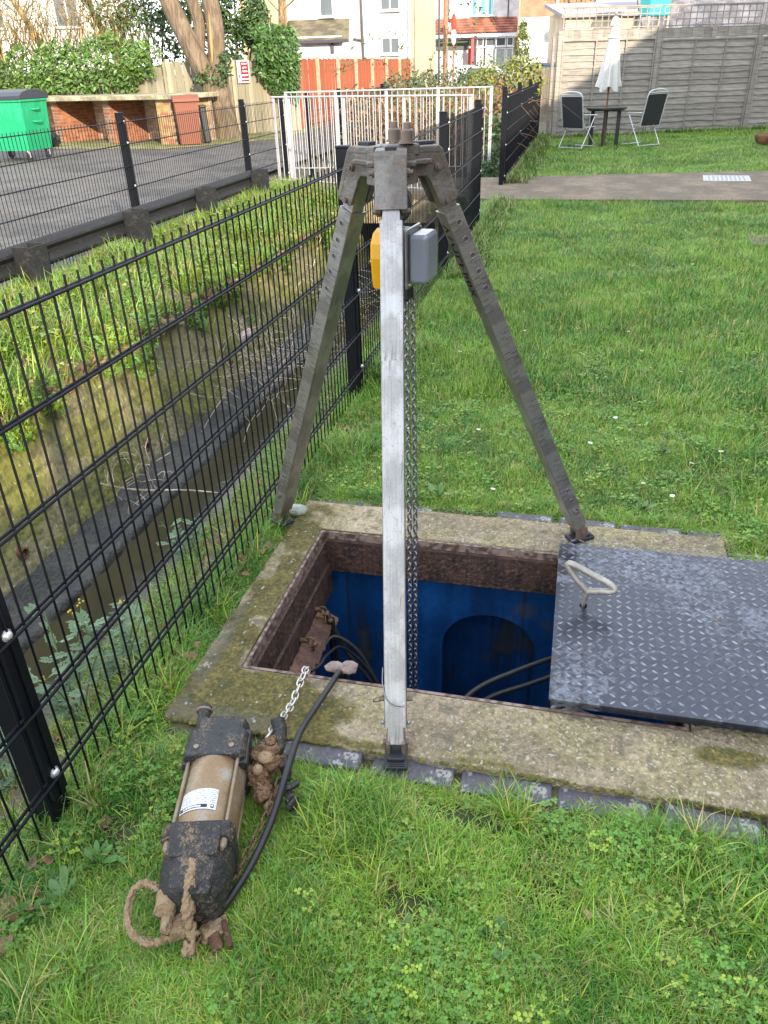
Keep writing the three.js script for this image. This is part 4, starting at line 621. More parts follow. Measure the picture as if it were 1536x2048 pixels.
{ // brick bin store
  const t = thing('bin_store', 'low brick bin store with flat concrete roof and open bays', 'bin store', [-12.59, 0, -18.86], Math.atan2(-0.88, 3.61));
  const bmats = [[0.40, 0.16, 0.085], [0.34, 0.125, 0.065], [0.44, 0.20, 0.11]].map((c, i) => mottle(c, mul3(c, 0.8), 4, 0.4, {}, 341 + i, 0.4, 0.9));
  const ymats = [[0.44, 0.30, 0.13], [0.38, 0.25, 0.10]].map((c, i) => mottle(c, mul3(c, 0.8), 4, 0.4, {}, 345 + i, 0.4, 0.9));
  const pale = [[0.60, 0.45, 0.33], [0.66, 0.52, 0.40], [0.52, 0.34, 0.23]].map((c, i) => mottle(c, mul3(c, 0.85), 4, 0.4, {}, 347 + i, 0.4, 0.9));
  const mort = std([0.34, 0.29, 0.22], 1), r = rngOf(33);
  const wall = (name, x0, z0, x1, z1, th, mats, h = 1.0) => { // brick wall from a to b with bricks as geometry
    const L = Math.hypot(x1 - x0, z1 - z0), a = Math.atan2(-(z1 - z0), x1 - x0), w = part(name, [xf(box(L, h, th - 0.012, L / 2, h / 2, 0), x0, 0, z0, 0, a, 0)], mort, t), sets = mats.map(() => []);
    for (let k = 0; k * 0.075 < h - 0.03; k++) for (let x = -(k % 2) * 0.113; x < L; x += 0.225) { const xa = Math.max(0, x), xb = Math.min(L, x + 0.215); if (xb - xa < 0.03) continue; sets[r() * mats.length | 0].push(xf(box(xb - xa, 0.065, th + 0.002 * r(), (xa + xb) / 2, k * 0.075 + 0.035, 0), x0, 0, z0, 0, a, 0)); }
    sets.forEach((s, i) => s.length && part('bricks', s, mats[i], w, { stuff: true }));
  };
  wall('back_wall', -3.4, -1.35, 4.0, -1.35, 0.11, pale);
  for (const x of [-2.05, -0.12, 1.72]) wall('divider', x, 0, x, -1.28, 0.22, bmats);
  wall('end_pier', 3.48, 0, 3.95, 0, 0.23, ymats.concat(bmats.slice(0, 1))); wall('end_wall', 3.9, -0.13, 3.9, -1.28, 0.11, ymats);
  part('roof_slab', rbox(7.7, 0.11, 1.75, 0.02, 0.35, 1.06, -0.62), mottle([0.40, 0.36, 0.26], [0.25, 0.23, 0.11], 9, 1.5, {}, 351, 0.7, 1, 0.02), t);
}
one('rubbish_bag', 'black rubbish bag on the ground beside the green container', 'bag', [xf((() => { const g = new THREE.IcosahedronGeometry(0.24, 3), p = g.attributes.position; for (let i = 0; i < p.count; i++) { const k = 1 + 0.5 * (vnoise(p.getX(i) * 2 + 3, p.getY(i) * 2 + p.getZ(i) * 2 + 3, 9, 9, 5) - 0.5); p.setXYZ(i, p.getX(i) * k * 1.1, Math.max(-0.18, p.getY(i) * k), p.getZ(i) * k); } g.computeVertexNormals(); return g; })(), -12.2, 0.19, -17.6)], std([0.02, 0.02, 0.022], 0.3));
{ // brown wheelie bin
  const t = thing('wheelie_bin', 'brown two wheeled bin with white sticker beside the tree', 'bin', [-8.42, 0, -17.85], 0.55);
  const bm = std([0.20, 0.062, 0.032], 0.5);
  const body = (() => { const g = new THREE.BoxGeometry(0.56, 0.92, 0.62, 3, 3, 3), p = g.attributes.position; for (let i = 0; i < p.count; i++) { const k = 0.84 + 0.16 * (p.getY(i) / 0.92 + 0.5); p.setXYZ(i, p.getX(i) * k, p.getY(i), p.getZ(i) * k); } g.computeVertexNormals(); return xf(g, 0, 0.50, 0); })();
  part('body', body, bm, t);
  part('lid', [xf(extr([[-0.36, 0], [0.34, 0], [0.34, 0.03], [0.2, 0.10], [-0.2, 0.12], [-0.36, 0.05]], 0.60, 0.01), -0.30, 0.97, 0, 0, Math.PI / 2, 0), rbox(0.5, 0.03, 0.05, 0.01, 0, 1.08, -0.2)], bm, t);
  for (const x of [-0.25, 0.25]) part('wheel', cyl(0.10, 0.10, 0.05, x, 0.10, -0.27, 0, 0, Math.PI / 2, 16), M.rubber, t);
  part('sticker', box(0.004, 0.46, 0.26, 0.277, 0.62, 0.02, 0, 0, 0.03), std([0.72, 0.74, 0.78], 0.5), t);
}
one('black_bin', 'black bin leaning between the brown bin and the tree trunk', 'bin', [rbox(0.16, 0.78, 0.4, 0.04, -8.16, 0.42, -18.25, 0, 0.5, 0.05), rbox(0.19, 0.06, 0.44, 0.03, -8.17, 0.83, -18.25, 0, 0.5, 0.05)], std([0.03, 0.03, 0.035], 0.5));

function boardFence(name, label, ax, az, bx, bz, h, bw, mats, postM, postEvery, skip) {
  const L = Math.hypot(bx - ax, bz - az), t = thing(name, label, 'fence', [ax, 0, az], Math.atan2(-(bz - az), bx - ax)), r = rngOf(L * 100 | 0), n = Math.round(L / bw);
  const gs = [0, 1, 2].map(k => merge(box(bw * 0.94, h - 0.03 * k, 0.014)));
  for (let i = 0; i < n; i++) { const m = fin(new THREE.Mesh(gs[i % 3], mats[r() * mats.length | 0])); m.name = 'board'; m.position.set((i + 0.5) * bw, h / 2, (i % 2) * 0.012 + (r() - 0.5) * 0.004); m.rotation.z = (r() - 0.5) * 0.012; t.add(m); }
  for (let x = 0.1; x < L + 0.05; x += postEvery) part('post', rbox(0.075, h + 0.06, 0.10, 0.01, x, h / 2 + 0.02, 0.06), postM, t);
  part('rail', [box(L, 0.08, 0.05, L / 2, 0.4, -0.04)], mats[0], t); part('rail', [box(L, 0.08, 0.05, L / 2, h - 0.35, -0.04)], mats[0], t);
  return t;
}
const plankT = tex(128, 256, (u, v) => { const g = fbm(u, v, 40, 3, 361, 4), a = fbm(u, v, 5, 6, 364, 3), x = 0.42 + 0.36 * g + 0.22 * a; return [x, x, x]; }, [0.7, 1.6]);
const plank = (c) => std(mul3(c, 1.4), 0.9, { map: plankT });
const greyPl = [plank([0.28, 0.25, 0.18]), plank([0.23, 0.21, 0.145]), plank([0.31, 0.275, 0.20])];
const concP = mottle([0.46, 0.38, 0.27], [0.38, 0.31, 0.21], 5, 0.8, {}, 371, 0.4);
boardFence('closeboard_fence', 'grey green closeboard fence behind the tree carrying the red sign', -9.7, -19.45, -7.18, -22.42, 1.82, 0.11, greyPl, concP, 1.83);
boardFence('closeboard_fence', 'weathered board fence behind the bin store below the ivy', -16.2, -21.35, -9.75, -19.5, 1.72, 0.14, greyPl, concP, 2.4);
{ // red brown stained fence
  const redMap = ((s) => (tex(128, 256, (u, v) => { const g = fbm(u, v, 30, 3, s, 4), a = fbm(u, v, 5, 4, s + 3, 4), w = fbm(u, v, 40, 8, s + 7, 3); let k = mul3(mix3([0.40, 0.105, 0.042], [0.33, 0.08, 0.03], a), 0.8 + 0.4 * g); return mix3(k, [0.62, 0.34, 0.22], sstep(0.66, 0.74, w) * sstep(0.45, 0.6, a) * 0.8); }, [1.7, 1.8])))(375), redT = f => std([f, f, f], 0.85, { map: redMap });
  boardFence('stained_fence', 'red brown stained board fence with pale concrete posts', -7.2, -22.3, -6.33, -34.9, 1.83, 0.14, [redT(1), redT(0.9), redT(0.82)], concP, 1.79);
}
{ // sign on the closeboard fence
  const cv = document.createElement('canvas'); cv.width = 220; cv.height = 300; const x = cv.getContext('2d');
  x.fillStyle = '#f2eef0'; x.fillRect(0, 0, 220, 300); x.fillStyle = '#b01028'; x.fillRect(62, 14, 148, 272);
  x.strokeStyle = '#c01028'; x.lineWidth = 8; x.beginPath(); x.ellipse(32, 70, 18, 46, 0, 0, 7); x.moveTo(20, 40); x.lineTo(44, 104); x.stroke(); x.fillStyle = '#222'; x.beginPath(); x.ellipse(30, 210, 12, 30, 0.3, 0, 7); x.fill();
  x.fillStyle = '#fff'; { const r = rngOf(3); [[92, 88], [98, 76], [96, 84], [80, 112], [72, 128]].forEach(([x0, w], i) => { for (let q = 0; q < w;) { const d = 7 + r() * 9; x.fillRect(x0 + q, 34 + i * 50 + r() * 8, d, 24 - r() * 8); q += d + 4; } }); }
  const tx = new THREE.CanvasTexture(cv); tx.colorSpace = THREE.SRGBColorSpace;
  const t = thing('warning_sign', 'red and white notice board fixed to the closeboard fence', 'sign', [-8.17, 1.54, -21.12], Math.atan2(2.97, 2.52));
  part('board', rbox(0.36, 0.54, 0.012, 0.003), std([0.75, 0.75, 0.75], 0.5), t);
  part('print', new THREE.PlaneGeometry(0.35, 0.53).translate(0, 0, 0.0085), std(null, 0.45, { map: tx }), t, { uv: true });
  const s = thing('small_notice', 'narrow yellow and white notice left of the red sign', 'sign', [-8.38, 1.58, -20.88], Math.atan2(2.97, 2.52));
  part('board', rbox(0.10, 0.42, 0.01, 0.003), std([0.72, 0.70, 0.62], 0.5), s); part('yellow_patch', box(0.09, 0.2, 0.003, 0, 0.03, 0.0075), std([0.75, 0.58, 0.05], 0.5), s);
}
// ---- trees and hedges ----
M.bark = std([0.72, 0.68, 0.66], 0.95, { map: tex(256, 512, (u, v) => { const a = fbm(u, v, 8, 4, 391, 5), b = fbm(u, v, 26, 5, 393, 4), c = fbm(u, v, 5, 3, 395, 3); let k = mix3([0.26, 0.20, 0.14], [0.15, 0.115, 0.075], sstep(0.35, 0.65, b)); k = mix3(k, [0.36, 0.30, 0.22], sstep(0.58, 0.7, a) * 0.6); return mix3(k, [0.19, 0.17, 0.07], sstep(0.55, 0.7, c) * 0.4); }, [0.8, 1.6]), bumpMap: grey(128, 256, (u, v) => fbm(u, v, 20, 8, 397, 4), [0.6, 1.2]), bumpScale: 0.03 });
function limb(pts, rs, m = 10, n = 22) { // tapered, slightly knobbly limb
  const c = new THREE.CatmullRomCurve3(pts.map(p => V(...p))), g = new THREE.TubeGeometry(c, n, 1, m, false), p = g.attributes.position;
  for (let i = 0; i <= n; i++) { const ce = c.getPointAt(i / n), t = i / n * (rs.length - 1), k = Math.min(rs.length - 2, Math.floor(t)), r = rs[k] + (rs[k + 1] - rs[k]) * (t - k); for (let j = 0; j <= m; j++) { const o = i * (m + 1) + j, w = r * (1 + 0.22 * (vnoise(j % m / m, i / n, 5, 9, 3) - 0.5)); p.setXYZ(o, ce.x + (p.getX(o) - ce.x) * w, ce.y + (p.getY(o) - ce.y) * w, ce.z + (p.getZ(o) - ce.z) * w); } }
  g.computeVertexNormals(); return g;
}
function foliage(parent, name, n, sampler, size, c, seed, mat = white1, k = 0.6) { const r = rngOf(seed), list = []; for (let i = 0; i < n; i++) { const s = sampler(r, i); if (s) list.push(leafItem(s[0], s[1], s[2], size, r, tint(r, c, k), s[3])); } return inst(name, null, null, leafG, mat, list, { parent }); }
const blob = (cs) => (r) => { const [x, y, z, rx, ry, rz] = cs[r() * cs.length | 0]; const d = V(r() - 0.5, r() - 0.5, r() - 0.5).normalize(), k = 0.55 + 0.45 * Math.sqrt(r()) * (0.75 + 0.5 * vnoise(d.x * 1.5 + 2, d.y * 1.5 + d.z * 1.5 + 4, 9, 9, 7)); return [x + d.x * rx * k, y + d.y * ry * k, z + d.z * rz * k, d]; };
{ // forked tree by the bins
  const t = thing('forked_tree', 'thick forked tree trunk with ivy collar behind the brown bin', 'tree', [-8.42, 0, -19.85]);
  part('trunk', limb([[0.12, -0.1, 0], [0.06, 0.4, 0], [-0.02, 0.9, 0], [-0.06, 1.3, 0], [-0.1, 1.5, 0]], [0.46, 0.36, 0.34, 0.36, 0.30], 14), M.bark, t);
  part('left_limb', limb([[-0.14, 1.25, 0], [-0.42, 1.9, 0.1], [-0.85, 2.8, 0.1], [-1.25, 3.9, 0.1], [-1.9, 6.5, 0.2]], [0.27, 0.24, 0.21, 0.2, 0.12], 12), M.bark, t);
  part('middle_limb', limb([[-0.42, 1.9, 0.05], [-0.32, 2.6, -0.1], [-0.55, 3.4, -0.2], [-0.6, 6, -0.2]], [0.16, 0.15, 0.13, 0.08], 10), M.bark, t);
  part('right_limb', limb([[0.05, 1.2, 0], [0.08, 1.9, -0.05], [0.12, 2.6, -0.05], [-0.02, 3.6, -0.1], [0.1, 6.5, 0]], [0.26, 0.21, 0.19, 0.16, 0.1], 12), M.bark, t);
  part('torn_bark', limb([[0.02, 1.5, 0.17], [0.05, 2.1, 0.17], [0.08, 2.9, 0.13]], [0.02, 0.05, 0.012], 6), std([0.45, 0.24, 0.10], 0.9), t);
  foliage(t, 'ivy', 700, blob([[0.1, 1.45, 0.22, 0.4, 0.28, 0.25], [-0.25, 1.4, 0.25, 0.25, 0.15, 0.2], [0.32, 1.7, 0.05, 0.15, 0.3, 0.25]]), 0.10, [0.045, 0.09, 0.025], 401, glossLeaf);
}
{ // ivy hedge on the wall behind the bin store
  const t = thing('ivy_hedge', 'dense green ivy hanging over the fence behind the bin store', 'hedge', [-9.6, 0, -19.4], Math.atan2(-1.85, 6.5));
  const bot = x => 1.10 + 0.42 * (vnoise(x / 9 + 9, 0.3, 40, 2, 5) - 0.5) + (x > -2.2 ? 0.24 * (x + 2.2) * 0.8 : 0);
  foliage(t, 'foliage', 6200, (r) => { const x = -7 + 6.75 * r(), top = 2.35 - 0.25 * sstep(-1.5, -0.2, x) + 0.75 * (vnoise(x / 9 + 9, 0.7, 36, 2, 9) - 0.5), y = bot(x) + (top - bot(x)) * r(), b = 0.28 * Math.sqrt(Math.sin(Math.PI * Math.min(1, Math.max(0.05, (y - bot(x)) / (top - bot(x)))))) * (0.7 + 0.6 * vnoise(x / 9 + 9, y / 9 + 9, 60, 60, 11)); return [x, y, (r() < 0.75 ? b : (r() - 0.5) * 0.6), V(0, 0.25, 0.8)]; }, 0.125, [0.085, 0.16, 0.03], 411, glossLeaf, 0.9);
}
{
  const t = thing('ivy_clump', 'dark glossy ivy tumbling over the fence end right of the sign', 'ivy', [-7.55, 0, -21.85], Math.atan2(2.97, 2.52));
  foliage(t, 'foliage', 4200, r => { const x = -0.62 + 1.25 * r(), lo = x > 0.1 ? 0.75 + 0.2 * r() : 1.55 - (x + 0.62) * 1.05, y = lo + (2.55 - lo) * r(), b = 0.15 + 0.25 * Math.sin(Math.PI * Math.min(1, (y - lo) / (2.55 - lo + 0.01))) * r(); return [x + 0.1 * (r() - 0.5), y, b, V(0.1, 0.2, 0.9)]; }, 0.13, [0.06, 0.13, 0.03], 421, glossLeaf, 0.8);
}
function shrub(name, label, x, z, blobs, n, size, c, seed, stems = 5, mat = white1) {
  const t = thing(name, label, name.includes('tree') ? 'tree' : 'shrub', [x, 0, z]), r = rngOf(seed), g = [];
  for (let i = 0; i < stems; i++) { const b = blobs[i % blobs.length]; g.push(limb([[(r() - 0.5) * 0.3, -0.05, (r() - 0.5) * 0.3], [b[0] * 0.5 + (r() - 0.5) * 0.2, b[1] * 0.5, b[2] * 0.5], [b[0], b[1], b[2]]], [0.05, 0.035, 0.012], 6, 8)); }
  part('stems', g, M.bark, t, { stuff: true }); foliage(t, 'foliage', n, blob(blobs), size, c, seed, mat); return t;
}
shrub('evergreen_tree', 'dark evergreen mass filling the gap left of the forked tree', -11.2, -21.6, [[0, 2.4, 0, 1.0, 1.0, 0.7], [0.7, 3.3, 0, 1.0, 0.9, 0.7], [-0.8, 3.4, 0, 0.9, 0.9, 0.7], [0.2, 4.4, 0, 1.3, 0.9, 0.8], [1.2, 2.6, 0.1, 0.7, 0.8, 0.6]], 4200, 0.12, [0.06, 0.115, 0.03], 431, 6, glossLeaf);
shrub('evergreen_tree', 'dark evergreen bush rising behind the right limb of the forked tree', -8.9, -22.0, [[-0.2, 2.3, 0, 0.8, 0.8, 0.5], [0.3, 3.0, 0, 0.9, 0.8, 0.5], [0.4, 4.0, 0, 0.9, 0.9, 0.5], [-0.5, 3.4, 0, 0.8, 0.9, 0.5], [0.9, 2.6, 0.1, 0.5, 0.6, 0.4]], 6500, 0.12, [0.055, 0.105, 0.03], 433, 5, glossLeaf);
// bare winter trees with twigs on the far left
function bareTree(label, x, z, trunk, seed, n, c, top) {
  const t = thing('bare_tree', label, 'tree', [x, 0, z]), r = rngOf(seed), m = mottle(c, mul3(c, 0.65), 5, 0.5, {}, seed, 0.5, 0.95);
  part('trunk', limb(trunk, [0.13, 0.11, 0.09, 0.06], 9), m, t);
  const g = []; for (let i = 0; i < n; i++) { const k = r(), a = trunk[Math.min(trunk.length - 1, 1 + (r() * (trunk.length - 1) | 0))]; const b = [a[0] + (r() - 0.5) * 0.2, a[1] + (r() - 0.5) * 1.2, a[2] + (r() - 0.5) * 0.3], d = [(r() - 0.5) * 2.2, (r() - 0.15) * 1.8, (r() - 0.5) * 1.4]; const e = [b[0] + d[0], b[1] + d[1], b[2] + d[2]]; g.push(limb([b, [b[0] + d[0] * 0.5 + (r() - 0.5) * 0.25, b[1] + d[1] * 0.4 + (r() - 0.5) * 0.2, b[2] + d[2] * 0.5], e], [0.022, 0.014, 0.005], 4, 6)); for (let q = 0; q < 4; q++) { const f = 0.4 + 0.6 * r(), s = [b[0] + d[0] * f, b[1] + d[1] * f, b[2] + d[2] * f]; g.push(limb([s, [s[0] + (r() - 0.5) * 0.5, s[1] + (r() - 0.3) * 0.5, s[2] + (r() - 0.5) * 0.4], [s[0] + (r() - 0.5) * 1.0, s[1] + (r() - 0.35) * 1.0, s[2] + (r() - 0.5) * 0.7]], [0.010, 0.007, 0.003], 3, 4)); } }
  part('twigs', g, m, t, { stuff: true });
}
bareTree('pale leaning bare tree at the far left behind the ivy', -14.6, -21.6, [[0.4, 0, 0], [0.2, 2.0, 0], [-0.35, 3.2, 0], [-1.0, 4.4, 0]], 441, 34, [0.42, 0.33, 0.16], 5);
bareTree('pale bare tree with split stems above the middle of the ivy', -12.6, -21.8, [[0.5, 0, 0], [0.3, 2.0, 0], [-0.1, 2.9, 0], [-0.7, 4.2, 0]], 443, 34, [0.42, 0.30, 0.14], 5);
bareTree('thin dark bare tree at the left edge of the photo', -16.6, -22.6, [[0, 0, 0], [-0.05, 2.0, 0], [-0.2, 3.2, 0], [-0.3, 4.6, 0]], 445, 20, [0.22, 0.16, 0.11], 5);
bareTree('slim bare tree beside the cream brick wall', -8.3, -24.6, [[0.0, 0, 0], [0.1, 2.4, 0], [0.15, 3.6, 0], [0.2, 5, 0]], 447, 14, [0.30, 0.22, 0.12], 5);
// yellow twiggy shrub behind the ivy
{ const t = thing('twig_shrub', 'yellowish leafless twig thicket between the bare trees', 'shrub', [-13.6, 0, -21.2], 0.25), r = rngOf(449), g = []; for (let i = 0; i < 420; i++) { const x = (r() - 0.5) * 5.6, z = (r() - 0.5) * 0.8, y = 1.9 + r() * 0.6; g.push(limb([[x, y, z], [x + (r() - 0.5) * 0.7, y + 0.5 + r() * 0.4, z + (r() - 0.5) * 0.4], [x + (r() - 0.5) * 1.6, y + 0.7 + r() * 1.1, z + (r() - 0.5) * 0.6]], [0.011, 0.008, 0.003], 3, 5)); } part('twigs', g, mottle([0.40, 0.28, 0.11], [0.26, 0.19, 0.09], 5, 0.5, {}, 451, 0.6), t, { stuff: true }); foliage(t, 'new_leaves', 900, r => [(r() - 0.5) * 4.4, 2.0 + r() * 1.8, (r() - 0.5) * 0.9, null], 0.07, [0.12, 0.15, 0.03], 453); }

// ---- brambles and shrubs beyond the bridge ----
function brambles(name, label, x0, x1, z0, z1, h, n, cs, seed, stemsN) {
  const t = thing(name, label, 'brambles', [(x0 + x1) / 2, 0, (z0 + z1) / 2]), r = rngOf(seed), g = [], X = x1 - x0, Z = z1 - z0;
  for (let i = 0; i < stemsN; i++) { const x = (r() - 0.5) * X, z = (r() - 0.5) * Z, a = r() * 6.28, l = 0.3 + 0.5 * r(), y = h * (0.4 + 0.8 * r()); g.push(limb([[x, 0, z], [x + Math.cos(a) * l * 0.3, y * 0.8, z + Math.sin(a) * l * 0.3], [x + Math.cos(a) * l, y, z + Math.sin(a) * l], [x + Math.cos(a) * l * 1.8, y * 0.6, z + Math.sin(a) * l * 1.6]], [0.007, 0.006, 0.005, 0.002], 4, 8)); }
  part('stems', g, mottle([0.26, 0.15, 0.085], [0.17, 0.10, 0.06], 6, 0.4, {}, seed, 0.6), t, { stuff: true });
  const list = []; for (let i = 0; i < n; i++) { const x = (r() - 0.5) * X, z = (r() - 0.5) * Z, top = h * (0.55 + 0.9 * vnoise((x + x0) / 8 + 8, (z + z0) / 8 + 8, 24, 24, seed)); list.push(leafItem(x, top * Math.sqrt(r()), z, 0.09, r, tint(r, cs[vnoise((x + x0) / 8 + 8, (z + z0) / 8 + 8, 14, 14, seed + 3) * 0.99 * cs.length + (r() - 0.5) * 1.2 < 1 ? 0 : Math.min(cs.length - 1, 1 + (r() * (cs.length - 1) | 0))], 0.8))); }
  inst('foliage', null, null, leafG, white1, list, { parent: t }); return t;
}
brambles('bramble_thicket', 'brown and green bramble thicket seen through the bridge railings', -3.1, -0.3, -16.8, -12.6, 0.95, 5200, [[0.20, 0.11, 0.05], [0.06, 0.10, 0.03], [0.25, 0.15, 0.07]], 461, 320);
brambles('ivy_bank', 'dark green ivy bank behind the left half of the railings', -4.3, -2.2, -22, -17, 0.95, 4200, [[0.05, 0.095, 0.03], [0.08, 0.11, 0.04], [0.14, 0.10, 0.05]], 463, 120);
shrub('privet_shrub', 'yellow green rounded shrub left of the black fence end', -0.75, -17.6, [[0, 1.15, 0, 0.75, 0.55, 0.6], [0.4, 1.2, 0.2, 0.5, 0.45, 0.4], [-0.45, 0.95, 0.1, 0.5, 0.5, 0.4]], 2600, 0.085, [0.17, 0.19, 0.035], 465, 12);
shrub('leafy_shrub', 'grey green shrub behind the right end of the railings', -2.3, -18.5, [[0, 1.0, 0, 0.9, 0.5, 0.5], [0.8, 1.05, 0, 0.6, 0.45, 0.5], [-0.9, 0.95, 0, 0.6, 0.4, 0.5]], 3000, 0.085, [0.085, 0.12, 0.05], 467, 8);
{ const t = thing('wild_rose', 'tall arching thorny rose stems with few leaves above the shrubs', 'shrub', [-2.4, 0, -17.6]), r = rngOf(469), g = [], L = []; [[0.1, 0.6, 1.9], [0.5, 1.2, 2.6], [-0.6, -1.4, 2.2], [0.9, 1.5, 1.6], [-0.3, -0.8, 1.5], [-0.9, -1.9, 1.7], [0.7, 1.0, 2.3]].forEach(([a, b, h]) => { const P = [[a * 0.3, 0.3, 0], [a * 0.7, h * 0.6, 0.1], [a, h * 0.92, 0.1], [(a + b) / 2 + 0.1, h, 0.1], [b * 1.15, h * 0.85, 0.2]]; g.push(limb(P, [0.012, 0.010, 0.008, 0.005, 0.003], 4, 14)); const c = new THREE.CatmullRomCurve3(P.map(p => V(...p))); for (let i = 0; i < 42; i++) { const p = c.getPointAt(0.35 + 0.65 * r()); L.push(leafItem(p.x + (r() - 0.5) * 0.2, p.y + (r() - 0.5) * 0.2, p.z + (r() - 0.5) * 0.15, 0.085, r, tint(r, [0.08, 0.12, 0.035], 0.6))); } }); part('stems', g, mottle([0.16, 0.13, 0.06], [0.12, 0.08, 0.05], 4, 0.3, {}, 471, 0.4), t, { stuff: true }); inst('foliage', null, null, leafG, white1, L, { parent: t }); }
// ivy screen beyond the right mesh fence
{ const t = thing('fence_ivy', 'green ivy growing along the far side of the mesh fence beyond the path', 'ivy', [-0.15, 0, -15]); foliage(t, 'foliage', 3600, r => { const z = 3.2 - 6.6 * r(), h = 0.95 * (0.5 + 0.7 * vnoise(z / 9 + 5, 0.5, 30, 2, 5)) * sstep(3.4, 2.4, z); return [-0.05 - 0.35 * r(), h * r(), z, V(0.6, 0.3, 0.3)]; }, 0.085, [0.05, 0.10, 0.03], 473, glossLeaf); }

// ---- houses ----
M.render = mottle([0.80, 0.80, 0.79], [0.74, 0.74, 0.73], 5, 4, {}, 481, 0.12, 0.9);
M.glass = new THREE.MeshPhysicalMaterial({ color: col(0.10, 0.12, 0.13), roughness: 0.08, side: THREE.DoubleSide });
M.upvc = std([0.80, 0.80, 0.80], 0.4);
M.tanR = mottle([0.56, 0.47, 0.31], [0.48, 0.40, 0.26], 5, 3, {}, 483, 0.3, 0.95);
function windowAt(t, x, y, w, h, z = 0, panes = 1, fm = M.upvc, gm = M.glass) { const f = 0.05, wn = part('window', [box(w + 2 * f, f, 0.10, x, y + h / 2 + f / 2, z), box(w + 2 * f, f, 0.10, x, y - h / 2 - f / 2, z), box(f, h, 0.10, x - w / 2 - f / 2, y, z), box(f, h, 0.10, x + w / 2 + f / 2, y, z), ...Array.from({ length: panes - 1 }, (_, i) => box(0.05, h, 0.08, x - w / 2 + w * (i + 1) / panes, y, z))], fm, t); for (let i = 0; i < panes; i++) part('pane', box(w / panes - 0.012, h, 0.012, x - w / 2 + w * (i + 0.5) / panes, y, z + 0.012), gm, wn); part('sill', box(w + 0.2, 0.05, 0.18, x, y - h / 2 - 0.08, z + 0.05), fm, wn); }
{ // white rendered house behind the stained fence
  const [ox, oz] = cam(0, 40), t = thing('white_house', 'white rendered house with mossy lean-to behind the red brown fence', 'house', [ox, 0, oz], CY);
  part('wall', [box(5.35, 7.6, 0.25, -0.78, 3.8, -0.13)], M.render, t);
  part('side_wall', [xf(box(8.2, 7.6, 0.25, 4.1, 3.8, -0.125), 1.895, 0, 0, 0, 1.365, 0)], M.tanR, t, { label: 'plain cream side wall' });
  windowAt(t, -1.78, 4.15, 0.50, 1.15, 0.02); windowAt(t, 0.98, 4.25, 0.75, 1.05, 0.02, 2); windowAt(t, 0.98, 2.36, 0.70, 0.54, 0.02, 2);
  part('downpipe', [cyl(0.055, 0.055, 6, -0.26, 3.4, 0.09, 0, 0, 0.012, 10), cyl(0.045, 0.045, 0.5, -0.42, 2.62, 0.09, 0, 0, 1.4, 8)], std([0.07, 0.065, 0.065], 0.5), t);
  const lt = part('lean_to', [box(2.7, 2.75, 2.6, -2.45, 1.35, 1.3)], M.render, t);
  const sl = Math.atan2(0.85, 2.9); part('lean_to_roof', [box(3.9, 0.08, 3.0, -2.75, 2.98, 1.42, sl, 0, 0)], mottle([0.16, 0.13, 0.06], [0.10, 0.095, 0.085], 7, 1.6, {}, 485, 0.7, 1, 0.02), t);
  part('gutter', [rbox(3.9, 0.12, 0.10, 0.02, -2.75, 2.52, 2.86)], std([0.035, 0.03, 0.045], 0.5), t);
  part('wall_lamp', [box(0.12, 0.26, 0.12, -1.5, 2.25, 2.66), cyl(0.02, 0.10, 0.08, -1.5, 2.42, 2.66, 0, 0, 0, 6)], std([0.05, 0.05, 0.06], 0.5), t);
  part('roof', [box(6.4, 0.1, 5, -0.78, 8.6, -2.2, 0.6, 0, 0)], mottle([0.20, 0.12, 0.09], [0.15, 0.10, 0.08], 6, 2, {}, 487, 0.6), t);
}
{ // cream brick house left of it
  const [ox, oz] = cam(-4.45, 39.5), t = thing('cream_house', 'cream brick house wall left of the white house', 'house', [ox, 0, oz], CY);
  part('wall', [box(2.0, 7.4, 0.3, 0, 3.7, 0)], mottle([0.60, 0.46, 0.25], [0.50, 0.38, 0.20], 8, 1.5, {}, 489, 0.4), t); windowAt(t, -0.35, 4.1, 0.55, 0.9, 0.17);
  part('rain_pipe', cyl(0.05, 0.05, 4.5, 0.93, 4.9, 0.2), std([0.30, 0.14, 0.08], 0.6), t);
}
{ const [ox, oz] = cam(-15.6, 44), t = thing('white_house', 'white house wall glimpsed through the bare trees on the left', 'house', [ox, 0, oz], CY + 0.2); part('wall', [box(9, 6.5, 0.3, -0.5, 3.25, 0)], M.render, t); windowAt(t, 1.2, 4.3, 1.0, 1.2, 0.17, 2); windowAt(t, -2.2, 4.3, 1.0, 1.2, 0.17, 2); part('roof', box(9.6, 0.1, 4, -0.5, 7.2, -1.6, 0.6, 0, 0), std([0.14, 0.10, 0.08], 0.9), t); }
